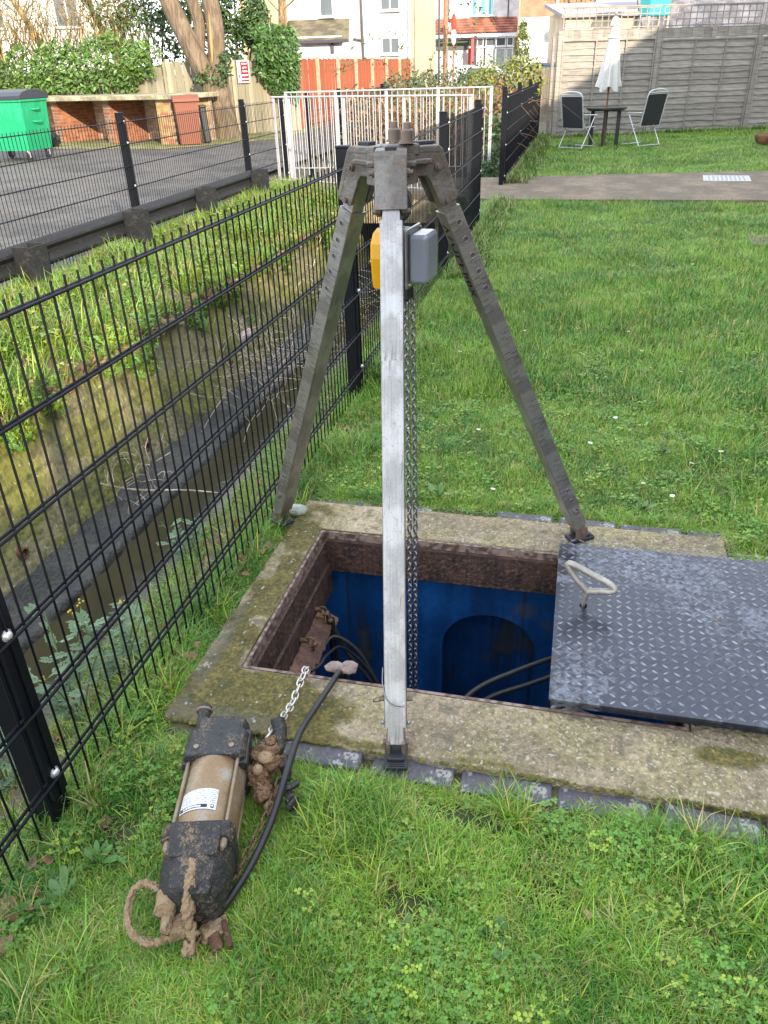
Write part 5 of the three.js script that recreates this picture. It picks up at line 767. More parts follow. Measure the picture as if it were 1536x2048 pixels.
{ // white house with red tiled pent roof
  const [ox, oz] = cam(6.5, 55), t = thing('bay_house', 'white house with red tiled pent roof over a white bay window', 'house', [ox, 0, oz], CY);
  part('wall', [box(5.6, 8, 0.3, -0.1, 4, -0.15)], M.render, t);
  const tile = mottle([0.33, 0.115, 0.07], [0.24, 0.085, 0.06], 9, 1.2, {}, 491, 0.5);
  for (let k = 0; k < 6; k++) part('tile_course', [box(5.4, 0.045, 0.24, -0.2, 3.92 - k * 0.135, 0.06 + k * 0.19, 0.48, 0, 0)], tile, t);
  part('fascia', box(5.4, 0.16, 0.05, -0.2, 3.03, 1.15), M.upvc, t);
  for (const [x, w] of [[0.25, 0.42], [0.88, 0.62], [1.50, 0.62], [2.05, 0.42]]) { windowAt(t, x, 2.68, w - 0.12, 0.36, 0.7); windowAt(t, x, 1.62, w - 0.12, 1.35, 0.7, 1, M.upvc, mottle([0.40, 0.44, 0.44], [0.28, 0.32, 0.33], 12, 0.5, {}, 493, 0.2, 0.3)); }
  part('bay', [box(2.6, 0.9, 0.8, 1.2, 0.45, 0.35), box(2.7, 0.14, 0.9, 1.2, 2.96, 0.4)], M.upvc, t);
  part('porch', [box(0.16, 3.0, 0.2, -0.25, 1.5, 0.9), box(0.30, 2.2, 0.08, -0.32, 1.3, 0.62)], std([0.42, 0.06, 0.05], 0.5), t);
  part('red_pier', box(0.35, 2.9, 0.3, 2.58, 1.45, 0.6), std([0.42, 0.07, 0.06], 0.8), t);
  part('porch_opening', box(2.0, 0.5, 0.1, -1.35, 2.6, 0.05), std([0.10, 0.13, 0.10], 0.8), t);
  for (const x of [-0.07, 0.43, 0.87]) windowAt(t, x, 4.62, 0.26, 1.0, 0.03, 1, M.upvc, std([0.10, 0.42, 0.52], 0.3));
  windowAt(t, -2.55, 4.5, 0.12, 1.0, 0.03);
  part('rain_pipe', [cyl(0.04, 0.04, 5, 1.95, 6.2, 0.1), cyl(0.03, 0.03, 3, -1.6, 5.2, 0.1)], std([0.06, 0.06, 0.07], 0.5), t);
  part('satellite_dish', [xf(new THREE.SphereGeometry(0.32, 14, 6, 0, 6.28, 0, 0.9), -1.75, 3.45, 1.2, 1.3, 0, 0)], std([0.35, 0.36, 0.38], 0.5), t);
}
{ const [ox, oz] = cam(9.74, 52), t = thing('terracotta_house', 'white walled house with terracotta tiled upper storey right of the bay house', 'house', [ox, 0, oz], CY); part('wall', [box(4.2, 3.75, 0.3, 1.0, 1.87, 0)], M.render, t); part('upper_storey', [box(4.2, 3.2, 0.3, 1.0, 5.38, -0.02)], mottle([0.42, 0.22, 0.14], [0.34, 0.17, 0.11], 8, 1.2, {}, 495, 0.4), t); part('window_frame', box(0.12, 3, 0.1, 1.0, 5.3, 0.2), M.upvc, t); part('satellite_dish', [xf(new THREE.SphereGeometry(0.34, 14, 6, 0, 6.28, 0, 0.9), 0.76, 2.9, 0.4, 1.3, 0, 0)], std([0.30, 0.31, 0.34], 0.5), t); part('rain_pipe', cyl(0.06, 0.06, 6.5, -1.15, 3.3, 0.25), std([0.42, 0.30, 0.20], 0.7), t); }
{ const [x, z] = cam(8.05, 47); shrub('conifer_tree', 'small pointed green conifer against the white wall', x, z, [[0, 1.6, 0, 0.5, 0.9, 0.5], [0, 2.4, 0, 0.42, 0.7, 0.42], [0, 3.0, 0, 0.22, 0.5, 0.22]], 1300, 0.13, [0.12, 0.16, 0.03], 497, 2); }
{ const [x, z] = cam(3.25, 38), t = thing('telegraph_pole', 'brown wooden telegraph pole in front of the bay house', 'pole', [x, 0, z]); part('pole', cyl(0.09, 0.11, 9, 0, 4.5, 0), mottle([0.36, 0.20, 0.12], [0.28, 0.15, 0.09], 5, 0.6, {}, 499, 0.4), t); part('cable_guard', box(0.05, 2, 0.05, 0.1, 1.2, 0.06), std([0.2, 0.2, 0.2], 0.7), t); }
{ const [x, z] = cam(2.9, 37), t = thing('lamp_column', 'thin dark lamp column left of the telegraph pole', 'pole', [x, 0, z]); part('column', cyl(0.03, 0.05, 8, 0, 4, 0), std([0.05, 0.05, 0.055], 0.5), t); part('door', box(0.09, 0.4, 0.03, 0, 0.7, 0.05), std([0.06, 0.06, 0.06], 0.5), t); }
{ const [x, z] = cam(3.5, 37), t = thing('folded_parasol', 'red and white folded parasol on a red pole beside the telegraph pole', 'parasol', [x, 0, z]); part('pole', cyl(0.03, 0.03, 2.6, 0, 1.3, 0), std([0.42, 0.08, 0.05], 0.6), t); part('canopy', xf(lathe([[0.03, 0], [0.09, 0.08], [0.11, 0.35], [0.08, 0.55]], 10), 0, 2.25, 0), std([0.7, 0.68, 0.6], 0.8), t); part('tip', xf(lathe([[0.09, 0], [0.12, 0.2], [0.07, 0.5], [0.0, 0.58]], 10), 0, 2.78, 0), std([0.55, 0.05, 0.03], 0.8), t); }
function car(label, x, z, ry, c) {
  const t = thing('parked_car', label, 'car', [x, 0, z], ry), pm = new THREE.MeshPhysicalMaterial({ color: col(...c), roughness: 0.25, clearcoat: 1, clearcoatRoughness: 0.05, side: THREE.DoubleSide });
  part('body', [xf(extr([[-2.05, 0.28], [2.1, 0.28], [2.15, 0.55], [2.05, 0.82], [1.2, 0.95], [0.55, 1.42], [-0.9, 1.46], [-1.75, 1.0], [-2.1, 0.92]], 1.6, 0.06), 0, 0, -0.8)], pm, t);
  for (const s of [-1, 1]) part('side_window', [xf(extr([[-0.85, 0.98], [0.95, 0.98], [0.48, 1.36], [-0.75, 1.39]], 0.01), 0, 0, s * 0.862 - 0.005)], M.glass, t);
  part('windscreen', [box(0.72, 0.012, 1.45, 0.90, 1.21, 0, 0, 0, -0.625)], M.glass, t); part('rear_screen', [box(0.8, 0.012, 1.4, -1.36, 1.28, 0, 0, 0, 0.5)], M.glass, t);
  for (const [wx, wz] of [[1.3, 0.8], [1.3, -0.8], [-1.3, 0.8], [-1.3, -0.8]]) { const w = part('wheel', cyl(0.32, 0.32, 0.2, wx, 0.32, wz, Math.PI / 2, 0, 0, 20), M.rubber, t); part('rim', cyl(0.2, 0.2, 0.21, wx, 0.32, wz, Math.PI / 2, 0, 0, 14), M.galv, w); }
  for (const s of [-0.6, 0.6]) part('headlight', rbox(0.06, 0.12, 0.3, 0.02, 2.13, 0.68, s), M.galv, t);
}
{ let [x, z] = cam(6.9, 34); car('dark blue car roof above the corner of the black fence', x, z, 0.35, [0.02, 0.03, 0.06]); [x, z] = cam(5.6, 44); car('pale silver car half hidden behind the shrubs', x, z, 0.2, [0.65, 0.67, 0.70]); }
{ const [x, z] = cam(5.9, 28.5), t = boardFence('low_fence', 'low dark wooden fence in front of the dark blue car', x - 1.2, z, x + 1.6, z - 0.5, 1.35, 0.12, [plank([0.16, 0.13, 0.10], 501), plank([0.20, 0.16, 0.12], 503)], concP, 1.8); }
// things seen over the trellis
{ const [ox, oz] = cam(9.9, 33), t = thing('cream_outbuilding', 'cream wall glimpsed through the trellis', 'outbuilding', [ox, 0, oz], CY); part('wall', [box(3.4, 3.1, 3, -1.0, 1.55, -1.5)], mottle([0.60, 0.52, 0.38], [0.52, 0.45, 0.33], 6, 2, {}, 505, 0.2), t); part('roof', box(3.8, 0.12, 3.4, -1.0, 3.2, -1.5, 0.15, 0, 0), std([0.30, 0.28, 0.30], 0.9), t); }
{ const [ox, oz] = cam(12.6, 32), t = thing('slate_house', 'grey slate roofed house seen over the trellis on the right', 'house', [ox, 0, oz], CY); part('wall', [box(6, 2.2, 4, 0.5, 1.1, -2)], M.render, t); part('roof', [box(6.6, 0.1, 3.4, 0.5, 3.1, -1.0, 0.75, 0, 0)], mottle([0.17, 0.165, 0.18], [0.12, 0.115, 0.13], 8, 1.4, {}, 507, 0.5), t); part('ridge', cyl(0.1, 0.1, 6.6, 0.5, 4.25, -2.2, 0, 0, Math.PI / 2, 8), std([0.14, 0.13, 0.14], 0.9), t); part('fascia', box(6.6, 0.2, 0.06, 0.5, 1.95, 0.25), M.upvc, t); }
{ const [ox, oz] = cam(9.6, 30.5), t = thing('play_house', 'turquoise box showing above the trellis', 'play house', [ox, 0, oz], CY + 0.2); part('body', rbox(0.75, 1.0, 0.7, 0.05, 0, 3.25, 0), std([0.02, 0.48, 0.46], 0.5), t); part('roof', box(0.9, 0.06, 0.85, 0, 3.78, 0, 0.1, 0, 0), std([0.02, 0.42, 0.42], 0.5), t); part('stand', [box(0.08, 2.75, 0.08, -0.35, 1.375, 0.3), box(0.08, 2.75, 0.08, 0.35, 1.375, 0.3), box(0.08, 2.75, 0.08, -0.35, 1.375, -0.3), box(0.08, 2.75, 0.08, 0.35, 1.375, -0.3)], M.wood[0], t); }
{ const [x, z] = cam(13.4, 27); shrub('evergreen_tree', 'dark evergreen over the right end of the trellis', x, z, [[0, 2.6, 0, 1.2, 1.2, 1], [0.8, 3.6, 0, 1.2, 1.2, 1], [-0.2, 1.6, 0, 1.2, 1.2, 1]], 3200, 0.15, [0.03, 0.075, 0.03], 509, 4, glossLeaf); }
{ const [x, z] = cam(8.8, 40); shrub('feathery_tree', 'pale feathery treetop above the left end of the trellis', x, z, [[0, 4.5, 0, 1.6, 0.9, 1], [1.4, 4.7, 0, 1.4, 0.8, 1]], 2600, 0.10, [0.20, 0.22, 0.07], 511, 5); }

// ---- patio set ----
{
  const t = thing('patio_table', 'small round black patio table under the folded parasol', 'table', [1.42, 0, -16.7], 0.3), bm = std([0.018, 0.018, 0.022], 0.4);
  part('table_top', [cyl(0.40, 0.40, 0.03, 0, 0.68, 0, 0, 0, 0, 30), cyl(0.385, 0.36, 0.03, 0, 0.655, 0, 0, 0, 0, 30)], bm, t);
  for (let i = 0; i < 4; i++) { const a = i * Math.PI / 2 + 0.4; part('leg', rbox(0.075, 0.68, 0.04, 0.006, Math.cos(a) * 0.26, 0.32, Math.sin(a) * 0.26, 0, -a, 0), bm, t); }
  const p = thing('folded_parasol', 'folded off white garden parasol standing through the patio table', 'parasol', [1.42, 0, -16.7]);
  part('pole', [cyl(0.019, 0.019, 2.05, 0, 1.0, 0), cyl(0.03, 0.03, 0.3, 0, 0.12, 0)], mottle([0.24, 0.10, 0.05], [0.18, 0.07, 0.035], 5, 0.2, {}, 521, 0.3, 0.5), p);
  const pts = []; const g = new THREE.CylinderGeometry(0.055, 0.20, 1.12, 40, 14, true), q = g.attributes.position; for (let i = 0; i < q.count; i++) { const x = q.getX(i), y = q.getY(i), z = q.getZ(i), a = Math.atan2(z, x), k = (0.56 - y) / 1.12, w = 1 + (0.10 + 0.20 * k) * Math.cos(a * 8) + 0.06 * Math.sin(a * 3 + 4 * y); q.setXYZ(i, x * w, y + 0.05 * k * Math.cos(a * 4) * (k > 0.9 ? 1 : 0), z * w); } g.computeVertexNormals();
  const cvm = std(null, 0.95, { map: tex(64, 64, (u, v) => { const a = fbm(u, v, 6, 6, 523, 3); return mix3([0.66, 0.64, 0.60], [0.56, 0.54, 0.52], a); }, [0.4, 0.4]) });
  const cp = part('canopy', [xf(g, 0, 1.58, 0)], cvm, p); part('vent_cap', [xf(lathe([[0.10, 0], [0.085, 0.05], [0.055, 0.13], [0.0, 0.16]], 16), 0, 2.10, 0)], cvm, p); part('finial', sph(0.03, 0, 2.30, 0), M.wood[0], p); part('ribs_tie', tor(0.115, 0.012, 0, 1.9, 0, Math.PI / 2), cvm, cp);
}
function gardenChair(label, x, z, ry) {
  const t = thing('garden_chair', label, 'chair', [x, 0, z], ry), al = std([0.62, 0.63, 0.64], 0.4, { metalness: 0.5 }), fb = std(null, 0.9, { map: tex(64, 64, (u, v) => { const a = fbm(u, v, 30, 30, 531, 2); return mul3([0.028, 0.028, 0.034], 0.5 + a); }, [0.2, 0.2]) });
  // front is +z; reclined back toward -z
  part('backrest', [rbox(0.46, 0.58, 0.012, 0.004, 0, 0.66, -0.255, -0.22, 0, 0)], fb, t);
  part('seat', [rbox(0.46, 0.012, 0.44, 0.004, 0, 0.39, 0.0, 0.06, 0, 0)], fb, t);
  part('back_frame', [tube([[-0.25, 0.36, -0.19], [-0.25, 0.70, -0.268], [-0.25, 0.92, -0.318], [-0.20, 0.985, -0.332], [0.20, 0.985, -0.332], [0.25, 0.92, -0.318], [0.25, 0.70, -0.268], [0.25, 0.36, -0.19]], 0.011, 60, 7), bar(V(-0.23, 0.955, -0.326), V(0.23, 0.955, -0.326), 0.008), bar(V(-0.24, 0.93, -0.32), V(0.24, 0.93, -0.32), 0.007)], al, t);
  for (const s of [-1, 1]) { part('armrest', rbox(0.045, 0.02, 0.42, 0.008, s * 0.275, 0.60, -0.02, 0.05, 0, 0), al, t); part('leg', [bar(V(s * 0.27, 0.60, 0.16), V(s * 0.27, 0.01, -0.24), 0.0105)], al, t); part('leg', [bar(V(s * 0.25, 0.46, -0.21), V(s * 0.25, 0.01, 0.30), 0.0105)], al, t); part('side_rail', [bar(V(s * 0.24, 0.385, -0.2), V(s * 0.24, 0.385, 0.22), 0.0105)], al, t); }
  part('stretcher', [bar(V(-0.25, 0.02, 0.295), V(0.25, 0.02, 0.295), 0.0105)], al, t); part('stretcher', [bar(V(-0.27, 0.02, -0.235), V(0.27, 0.02, -0.235), 0.0105)], al, t);
}
gardenChair('black folding garden chair left of the patio table', 0.90, -16.15, 2.55);
gardenChair('black folding garden chair right of the patio table', 2.16, -16.55, -2.45);
one('clay_pot', 'low brown bowl on the lawn at the right edge by the fence', 'pot', [xf(lathe([[0.16, 0.0], [0.23, 0.06], [0.26, 0.15], [0.255, 0.19], [0.235, 0.19], [0.22, 0.14], [0.14, 0.05], [0.0, 0.05]], 22), 4.55, 0, -16.5)], mottle([0.22, 0.10, 0.055], [0.14, 0.075, 0.045], 6, 0.3, {}, 541, 0.5, 0.85));
// ================= GRASS, WEEDS, LITTER =================
function bladeTri(pos, x, z, h, w, a, bend, lean, seg = 3) { // one curved blade
  const ca = Math.cos(a), sa = Math.sin(a); let px = 0, py = 0, ang = lean; const rows = [];
  for (let i = 0; i <= seg; i++) { const t = i / seg, ww = w * (1 - Math.pow(t, 1.6)) * 0.5; rows.push([px, py, ww]); px += Math.sin(ang) * h / seg; py += Math.cos(ang) * h / seg; ang += bend / seg; }
  const P = (r, s) => [x + ca * r[0] - sa * r[2] * s, r[1], z + sa * r[0] + ca * r[2] * s];
  for (let i = 0; i < seg; i++) { const A = P(rows[i], -1), B = P(rows[i], 1), C = P(rows[i + 1], -1), D = P(rows[i + 1], 1); pos.push(...A, ...B, ...C); if (i < seg - 1) pos.push(...B, ...D, ...C); }
}
function tuft(seed, n, h, sp, w, bend = 1.1, lean = 0.35) { const r = rngOf(seed), pos = []; for (let i = 0; i < n; i++) { const a = r() * 6.28, d = sp * Math.sqrt(r()); bladeTri(pos, Math.cos(a) * d, Math.sin(a) * d, h * (0.45 + 0.75 * r()), w * (0.6 + 0.7 * r()), r() * 6.28, bend * (0.3 + r()), lean * r() * 1.6); } const g = new THREE.BufferGeometry(); g.setAttribute('position', new THREE.Float32BufferAttribute(pos, 3)); g.computeVertexNormals(); return norm(g); }
function leaflet(pos, c, dir, side, up, l, w) { const e = (a, b, d = 0) => pos.push(c[0] + dir.x * a + side.x * b + up.x * d, c[1] + dir.y * a + side.y * b + up.y * d, c[2] + dir.z * a + side.z * b + up.z * d); const P = [[0, 0], [0.35 * l, 0.42 * w], [0.75 * l, 0.48 * w], [l, 0.18 * w], [l, -0.18 * w], [0.75 * l, -0.48 * w], [0.35 * l, -0.42 * w]]; for (let i = 1; i < P.length - 1; i++) { e(0, 0); e(P[i][0], P[i][1], Math.abs(P[i][1]) * 0.25); e(P[i + 1][0], P[i + 1][1], Math.abs(P[i + 1][1]) * 0.25); } }
function cloverG(seed, n, sp, l, h) { // small trefoil-leaved ground plants
  const r = rngOf(seed), pos = []; for (let i = 0; i < n; i++) { const a = r() * 6.28, d = sp * Math.sqrt(r()), c = [Math.cos(a) * d, h * (0.25 + 0.9 * r()), Math.sin(a) * d], up = V((r() - 0.5) * 0.9, 1, (r() - 0.5) * 0.9).normalize(), a0 = r() * 6.28, s = 0.6 + 0.7 * r(); for (let k = 0; k < 3; k++) { const t = V(Math.cos(a0 + k * 2.09), 0, Math.sin(a0 + k * 2.09)); t.addScaledVector(up, -t.dot(up)).normalize(); leaflet(pos, c, t, up.clone().cross(t), up, l * s, l * s * 0.95); } }
  const g = new THREE.BufferGeometry(); g.setAttribute('position', new THREE.Float32BufferAttribute(pos, 3)); g.computeVertexNormals(); return norm(g);
}
function rosetteG(seed, n, l, w, rise) { // broad-leaved weed: leaves radiating from a centre
  const r = rngOf(seed), pos = []; for (let i = 0; i < n; i++) { const a = i / n * 6.28 * 1.6 + r(), el = rise * (0.2 + r()), d = V(Math.cos(a) * Math.cos(el), Math.sin(el), Math.sin(a) * Math.cos(el)), side = V(-Math.sin(a), 0, Math.cos(a)); leaflet(pos, [d.x * l * 0.15, 0.005 + i * 0.0006, d.z * l * 0.15], d, side, d.clone().cross(side).negate(), l * (0.6 + 0.6 * r()), w * (0.7 + 0.5 * r())); }
  const g = new THREE.BufferGeometry(); g.setAttribute('position', new THREE.Float32BufferAttribute(pos, 3)); g.computeVertexNormals(); return norm(g);
}
camera.updateMatrixWorld(); camera.updateProjectionMatrix();
const _v = V(), inView = (x, y, z, m = 1.6) => { _v.set(x, y, z).project(camera); return Math.abs(_v.x) < m && Math.abs(_v.y) < m && _v.z < 1; };
const grassM = std([1, 1, 1], 0.5);
const camD = (x, z) => Math.hypot(x - 1.055, z - 1.488, 1.5);
const bare = (x, z) => { // worn soil patches
  const n = vnoise(x / 4 + 4, z / 4 + 6, 10, 10, 61) * 0.6 + vnoise(x / 4 + 4, z / 4 + 6, 33, 33, 63) * 0.4; let b = 0.55 * sstep(0.66, 0.78, n);
  const blobS = (cx, cz, rx, rz) => Math.exp(-(((x - cx) / rx) ** 2 + ((z - cz) / rz) ** 2));
  b = Math.max(b, 1.1 * blobS(0.14, 0.48, 0.08, 0.14), 1.3 * blobS(0.90, 0.28, 0.17, 0.05), 1.25 * blobS(0.84, 0.52, 0.10, 0.06), 1.1 * blobS(1.12, 0.42, 0.07, 0.05), 0.8 * blobS(0.62, 0.98, 0.12, 0.06)); return b;
};
const segD = (x, z, ax, az, bx, bz) => { const t = Math.min(1, Math.max(0, ((x - ax) * (bx - ax) + (z - az) * (bz - az)) / ((bx - ax) ** 2 + (bz - az) ** 2))); return Math.hypot(x - ax - t * (bx - ax), z - az - t * (bz - az)); };
const pressed = (x, z) => Math.max(sstep(0.06, 0.02, segD(x, z, 0.50, 0.30, 0.46, 0.72)), sstep(0.13, 0.08, segD(x, z, 0.30, 0.22, 0.44, 0.80)), sstep(0.08, 0.04, segD(x, z, 0.22, 0.62, 0.32, 0.80))); // grass flattened under pump and cable
{
  const r = rngOf(101), near = [[], [], []], mid = [[], []], long = [[], []], clov = [[], []];
  const gcol = (x, z) => { const n = vnoise(x / 6 + 6, z / 6 + 8, 14, 14, 71), m = vnoise(x / 6 + 6, z / 6 + 8, 60, 60, 73); let c = mix3([0.055, 0.18, 0.014], [0.185, 0.345, 0.030], sstep(0.26, 0.74, 0.45 * n + 0.55 * m)); if (r() < 0.10) c = [0.36, 0.32, 0.11]; else if (r() < 0.16) c = [0.28, 0.35, 0.04]; return tint(r, c, 0.75); };
  // dense lawn, thinning with distance
  for (let i = 0; i < 330000; i++) {
    const t = r(), z = 1.2 - 21.5 * Math.pow(t, 2.1), x = -0.08 + (r()) * (z > -3 ? 3.2 : z > -8 ? 6.5 : 9.5); if (inSlab(x, z, -0.012 + 0.03 * (vnoise(x * 2 + 9, z * 2 + 9, 60, 60, 5) - 0.5)) || onPath(x, z, -0.03)) continue;
    const y = lawnY(x, z); if (!inView(x, y, z)) continue; const d = camD(x, z);
    const dens = d < 3 ? 1 : d < 5 ? 0.75 : 0.75; if (r() > dens) continue;
    const bz = bare(x, z); if (r() < bz * 0.93) continue;
    const lush = 0.45 + 0.75 * vnoise(x / 5 + 5, z / 5 + 7, 14, 14, 81) + 0.55 * vnoise(x / 5 + 5, z / 5 + 7, 45, 45, 83);
    if (d < 4.2) near[r() * 3 | 0].push({ p: [x, y - 0.004, z], r: [(r() - 0.5) * 0.3, r() * 6.28, (r() - 0.5) * 0.3], s: [1, (0.55 + 0.6 * r()) * lush * (1 - 0.55 * pressed(x, z)) * (inSlab(x, z, 0.05) ? 0.45 : 1), 1], c: gcol(x, z) });
    else mid[r() * 2 | 0].push({ p: [x, y - 0.006, z], r: [0, r() * 6.28, 0], s: [1 + d * 0.04, (0.7 + 0.5 * r()) * lush, 1 + d * 0.04], c: gcol(x, z) });
  }
  [0, 1, 2].forEach(k => inst('lawn_grass', 'short green grass blades of the near lawn, layer ' + ['one', 'two', 'three'][k], 'grass', tuft(11 + k, 12, 0.050, 0.032, 0.0030, 1.7, 0.8), grassM, near[k]));
  [0, 1].forEach(k => inst('lawn_grass', 'green grass of the lawn beyond the slab, layer ' + ['one', 'two'][k], 'grass', tuft(21 + k, 20, 0.058, 0.08, 0.0042, 1.6, 0.8), grassM, mid[k]));
  // longer clumps: along the fence, against the slab, and scattered
  const put = (x, z, s) => { const y = lawnY(x, z); if (inView(x, y, z) && pressed(x, z) < 0.3 && bare(x, z) < 0.55) long[r() * 2 | 0].push({ p: [x, y - 0.008, z], r: [(r() - 0.5) * 0.5, r() * 6.28, (r() - 0.5) * 0.5], s: s * (0.6 + 0.6 * r()), c: gcol(x, z) }); };
  for (let i = 0; i < 1400; i++) { const z = 1.0 - 9.5 * Math.pow(r(), 1.4); put(-0.06 + 0.16 * r() * r(), z, 0.8); }
  for (let i = 0; i < 700; i++) put(0.15 + 2.2 * r(), 0.2 + 0.05 * r(), 0.36);
  for (let i = 0; i < 420; i++) put(0.1 + 2.2 * r(), -1.18 - 0.05 * r(), 0.42);
  for (const [cx, cz, rr, n, s] of [[0.78, 0.42, 0.13, 260, 0.62], [1.50, 0.30, 0.18, 220, 0.7], [1.02, 0.24, 0.05, 60, 0.7], [0.66, 0.36, 0.10, 150, 0.75], [1.25, 0.55, 0.10, 80, 0.6], [0.95, 0.95, 0.15, 120, 0.6], [0.25, 0.85, 0.12, 120, 0.7], [0.55, 0.72, 0.12, 70, 0.6], [1.9, -1.6, 0.35, 220, 0.8], [1.6, -2.6, 0.3, 160, 0.8], [2.4, -4.5, 0.5, 200, 0.9], [0.12, -1.6, 0.12, 140, 0.8], [0.2, -3.0, 0.15, 120, 0.9], [0.02, -2.55, 0.1, 160, 1.2]]) for (let i = 0; i < n; i++) { const a = r() * 6.28, d = rr * Math.sqrt(r()); const x = cx + Math.cos(a) * d, z = cz + Math.sin(a) * d; if (!inSlab(x, z)) put(x, z, s); }
  for (let i = 0; i < 2600; i++) { const z = 1.0 - 8 * r(), x = 0.2 + 4 * r(); if (!inSlab(x, z, 0.02)) put(x, z, 0.40); }
  [0, 1].forEach(k => inst('long_grass', 'longer grass tufts by the fence, slab and lawn, layer ' + ['one', 'two'][k], 'grass', tuft(31 + k, 7, 0.15, 0.025, 0.0045, 1.5, 0.5), grassM, long[k]));
  // clover and small-leaved weeds, thick in the right foreground
  const ccol = () => tint(r, r() < 0.25 ? [0.21, 0.31, 0.028] : [0.095, 0.22, 0.018], 0.5);
  for (let i = 0; i < 90000; i++) {
    const t = r(), z = 1.2 - 9 * t * t, x = 0.0 + r() * (z > -3 ? 3 : 6); if (inSlab(x, z, 0.035) || onPath(x, z) || pressed(x, z) > 0.5) continue; const y = lawnY(x, z); if (!inView(x, y, z)) continue;
    const m = vnoise(x / 4 + 4, z / 4 + 4, 22, 22, 91) * 0.4 + vnoise(x / 4 + 4, z / 4 + 4, 90, 90, 93) * 0.6 + (z > 0.2 && x > 0.75 ? 0.14 : 0) - bare(x, z) * 0.4; if (r() > 0.40 * sstep(0.40, 0.75, m)) continue;
    clov[r() * 2 | 0].push({ p: [x, y, z], r: [0, r() * 6.28, 0], s: 0.5 + 0.7 * r(), c: ccol() });
  }
  [0, 1].forEach(k => inst('clover', 'small trefoil leaved weeds in the lawn, layer ' + ['one', 'two'][k], 'weeds', cloverG(41 + k, 11, 0.04, 0.0066, 0.032), grassM, clov[k]));
  // broad-leaved rosettes
  const ro = []; for (const [x, z] of [[1.02, 0.55], [1.18, 0.30], [0.98, 0.78], [1.30, 0.70], [0.62, 0.86], [0.12, 0.56], [0.06, 0.62], [0.05, 0.70], [0.10, 0.66], [0.75, 0.35], [1.4, -1.3], [0.6, -1.25], [1.15, 0.86], [0.30, 0.90], [0.85, 0.6]]) ro.push({ p: [x, lawnY(x, z) + 0.004, z], r: [0, r() * 6, 0], s: 0.7 + 0.6 * r(), c: tint(r, [0.085, 0.17, 0.035], 0.5) });
  for (let i = 0; i < 30; i++) { const x = 0.3 + 4 * r(), z = 1 - 7 * r(); if (!inSlab(x, z, 0.05)) ro.push({ p: [x, lawnY(x, z), z], r: [0, r() * 6, 0], s: 0.5 + 0.5 * r(), c: tint(r, [0.08, 0.15, 0.035], 0.5) }); }
  inst('broad_weeds', 'broad leaved weed rosettes scattered in the lawn', 'weeds', rosetteG(51, 9, 0.045, 0.016, 0.9), grassM, ro);
  // moss cushions on slab edges and in joints
  const mo = []; const mg = (() => { const g = new THREE.IcosahedronGeometry(0.012, 1), p = g.attributes.position; for (let i = 0; i < p.count; i++) p.setY(i, Math.max(-0.002, p.getY(i) * 0.5)); g.computeVertexNormals(); return norm(g); })();
  for (let i = 0; i < 1300; i++) { const e = r(); let x, z; if (e < 0.32) { x = 0.1 + 1.6 * r(); z = 0.130 + 0.010 * (r() - 0.5); } else if (e < 0.55) { x = 0.1 + 1.6 * r(); z = -1.10 + 0.014 * (r() - 0.5); } else if (e < 0.8) { x = 0.1 + 1.6 * r(); z = 0.205 + 0.03 * r(); } else { x = 1.2 + 0.6 * r(); z = -1.22 - 0.16 * r() * r(); } mo.push({ p: [x, inSlab(x, z, -0.03) ? -0.004 : lawnY(x, z), z], r: [0, r() * 6, 0], s: [0.3 + 0.6 * r(), 0.3 + 0.4 * r(), 0.3 + 0.5 * r()], c: tint(r, r() < 0.5 ? [0.085, 0.08, 0.022] : [0.13, 0.115, 0.022], 0.6) }); }
  inst('moss_cushions', 'olive moss cushions in the slab joints and edges', 'moss', mg, std([1, 1, 1], 1), mo);
  // fallen leaves and daisies
  const lf = (() => { const pos = [], P = []; for (let i = 0; i < 14; i++) { const a = i / 14 * 6.28, k = 1 + 0.28 * Math.cos(a * 5) - 0.15 * Math.cos(a * 2); P.push([Math.cos(a) * k, 0.25 * Math.sin(a * 3) * 0.6 + 0.2 * Math.cos(a * 2), Math.sin(a) * k * 0.75]); } for (let i = 0; i < 14; i++) pos.push(0, 0, 0, ...P[i], ...P[(i + 1) % 14]); const g = new THREE.BufferGeometry(); g.setAttribute('position', new THREE.Float32BufferAttribute(pos, 3)); g.computeVertexNormals(); return norm(g); })();
  const dl = []; const lc = () => tint(r, [[0.26, 0.135, 0.075], [0.20, 0.10, 0.055], [0.32, 0.20, 0.12]][r() * 3 | 0], 0.5);
  for (let i = 0; i < 120; i++) { const z = 0.9 - 6 * Math.pow(r(), 1.3), x = -0.02 + 0.12 * r() * r(); dl.push({ p: [x, (inSlab(x, z) ? 0.004 : lawnY(x, z) + 0.02), z], r: [r() - 0.5, r() * 6, r() - 0.5], s: 0.010 + 0.013 * r(), c: lc() }); }
  for (let i = 0; i < 170; i++) { const x = -0.1 - 0.75 * r(), z = 0.8 - 6 * r(); dl.push({ p: [x, bankY(x) + 0.03, z], r: [r() - 0.5, r() * 6, 0.7 + r() - 0.5], s: 0.012 + 0.015 * r(), c: lc() }); }
  for (let i = 0; i < 420; i++) { const z = 0.3 - 9.5 * r(), x = -1.98 - 0.35 * r() * r(); dl.push({ p: [x + 0.03, -0.10 - 0.1 * r(), z], r: [r() - 0.5, r() * 6, -0.8 + r() - 0.5], s: 0.02 + 0.025 * r(), c: lc() }); }
  for (let i = 0; i < 26; i++) { const x = 0.15 + 3 * r(), z = 0.9 - 8 * r(); if (!inSlab(x, z, 0.03)) dl.push({ p: [x, lawnY(x, z) + 0.03, z], r: [r() - 0.5, r() * 6, r() - 0.5], s: 0.009 + 0.008 * r(), c: lc() }); }
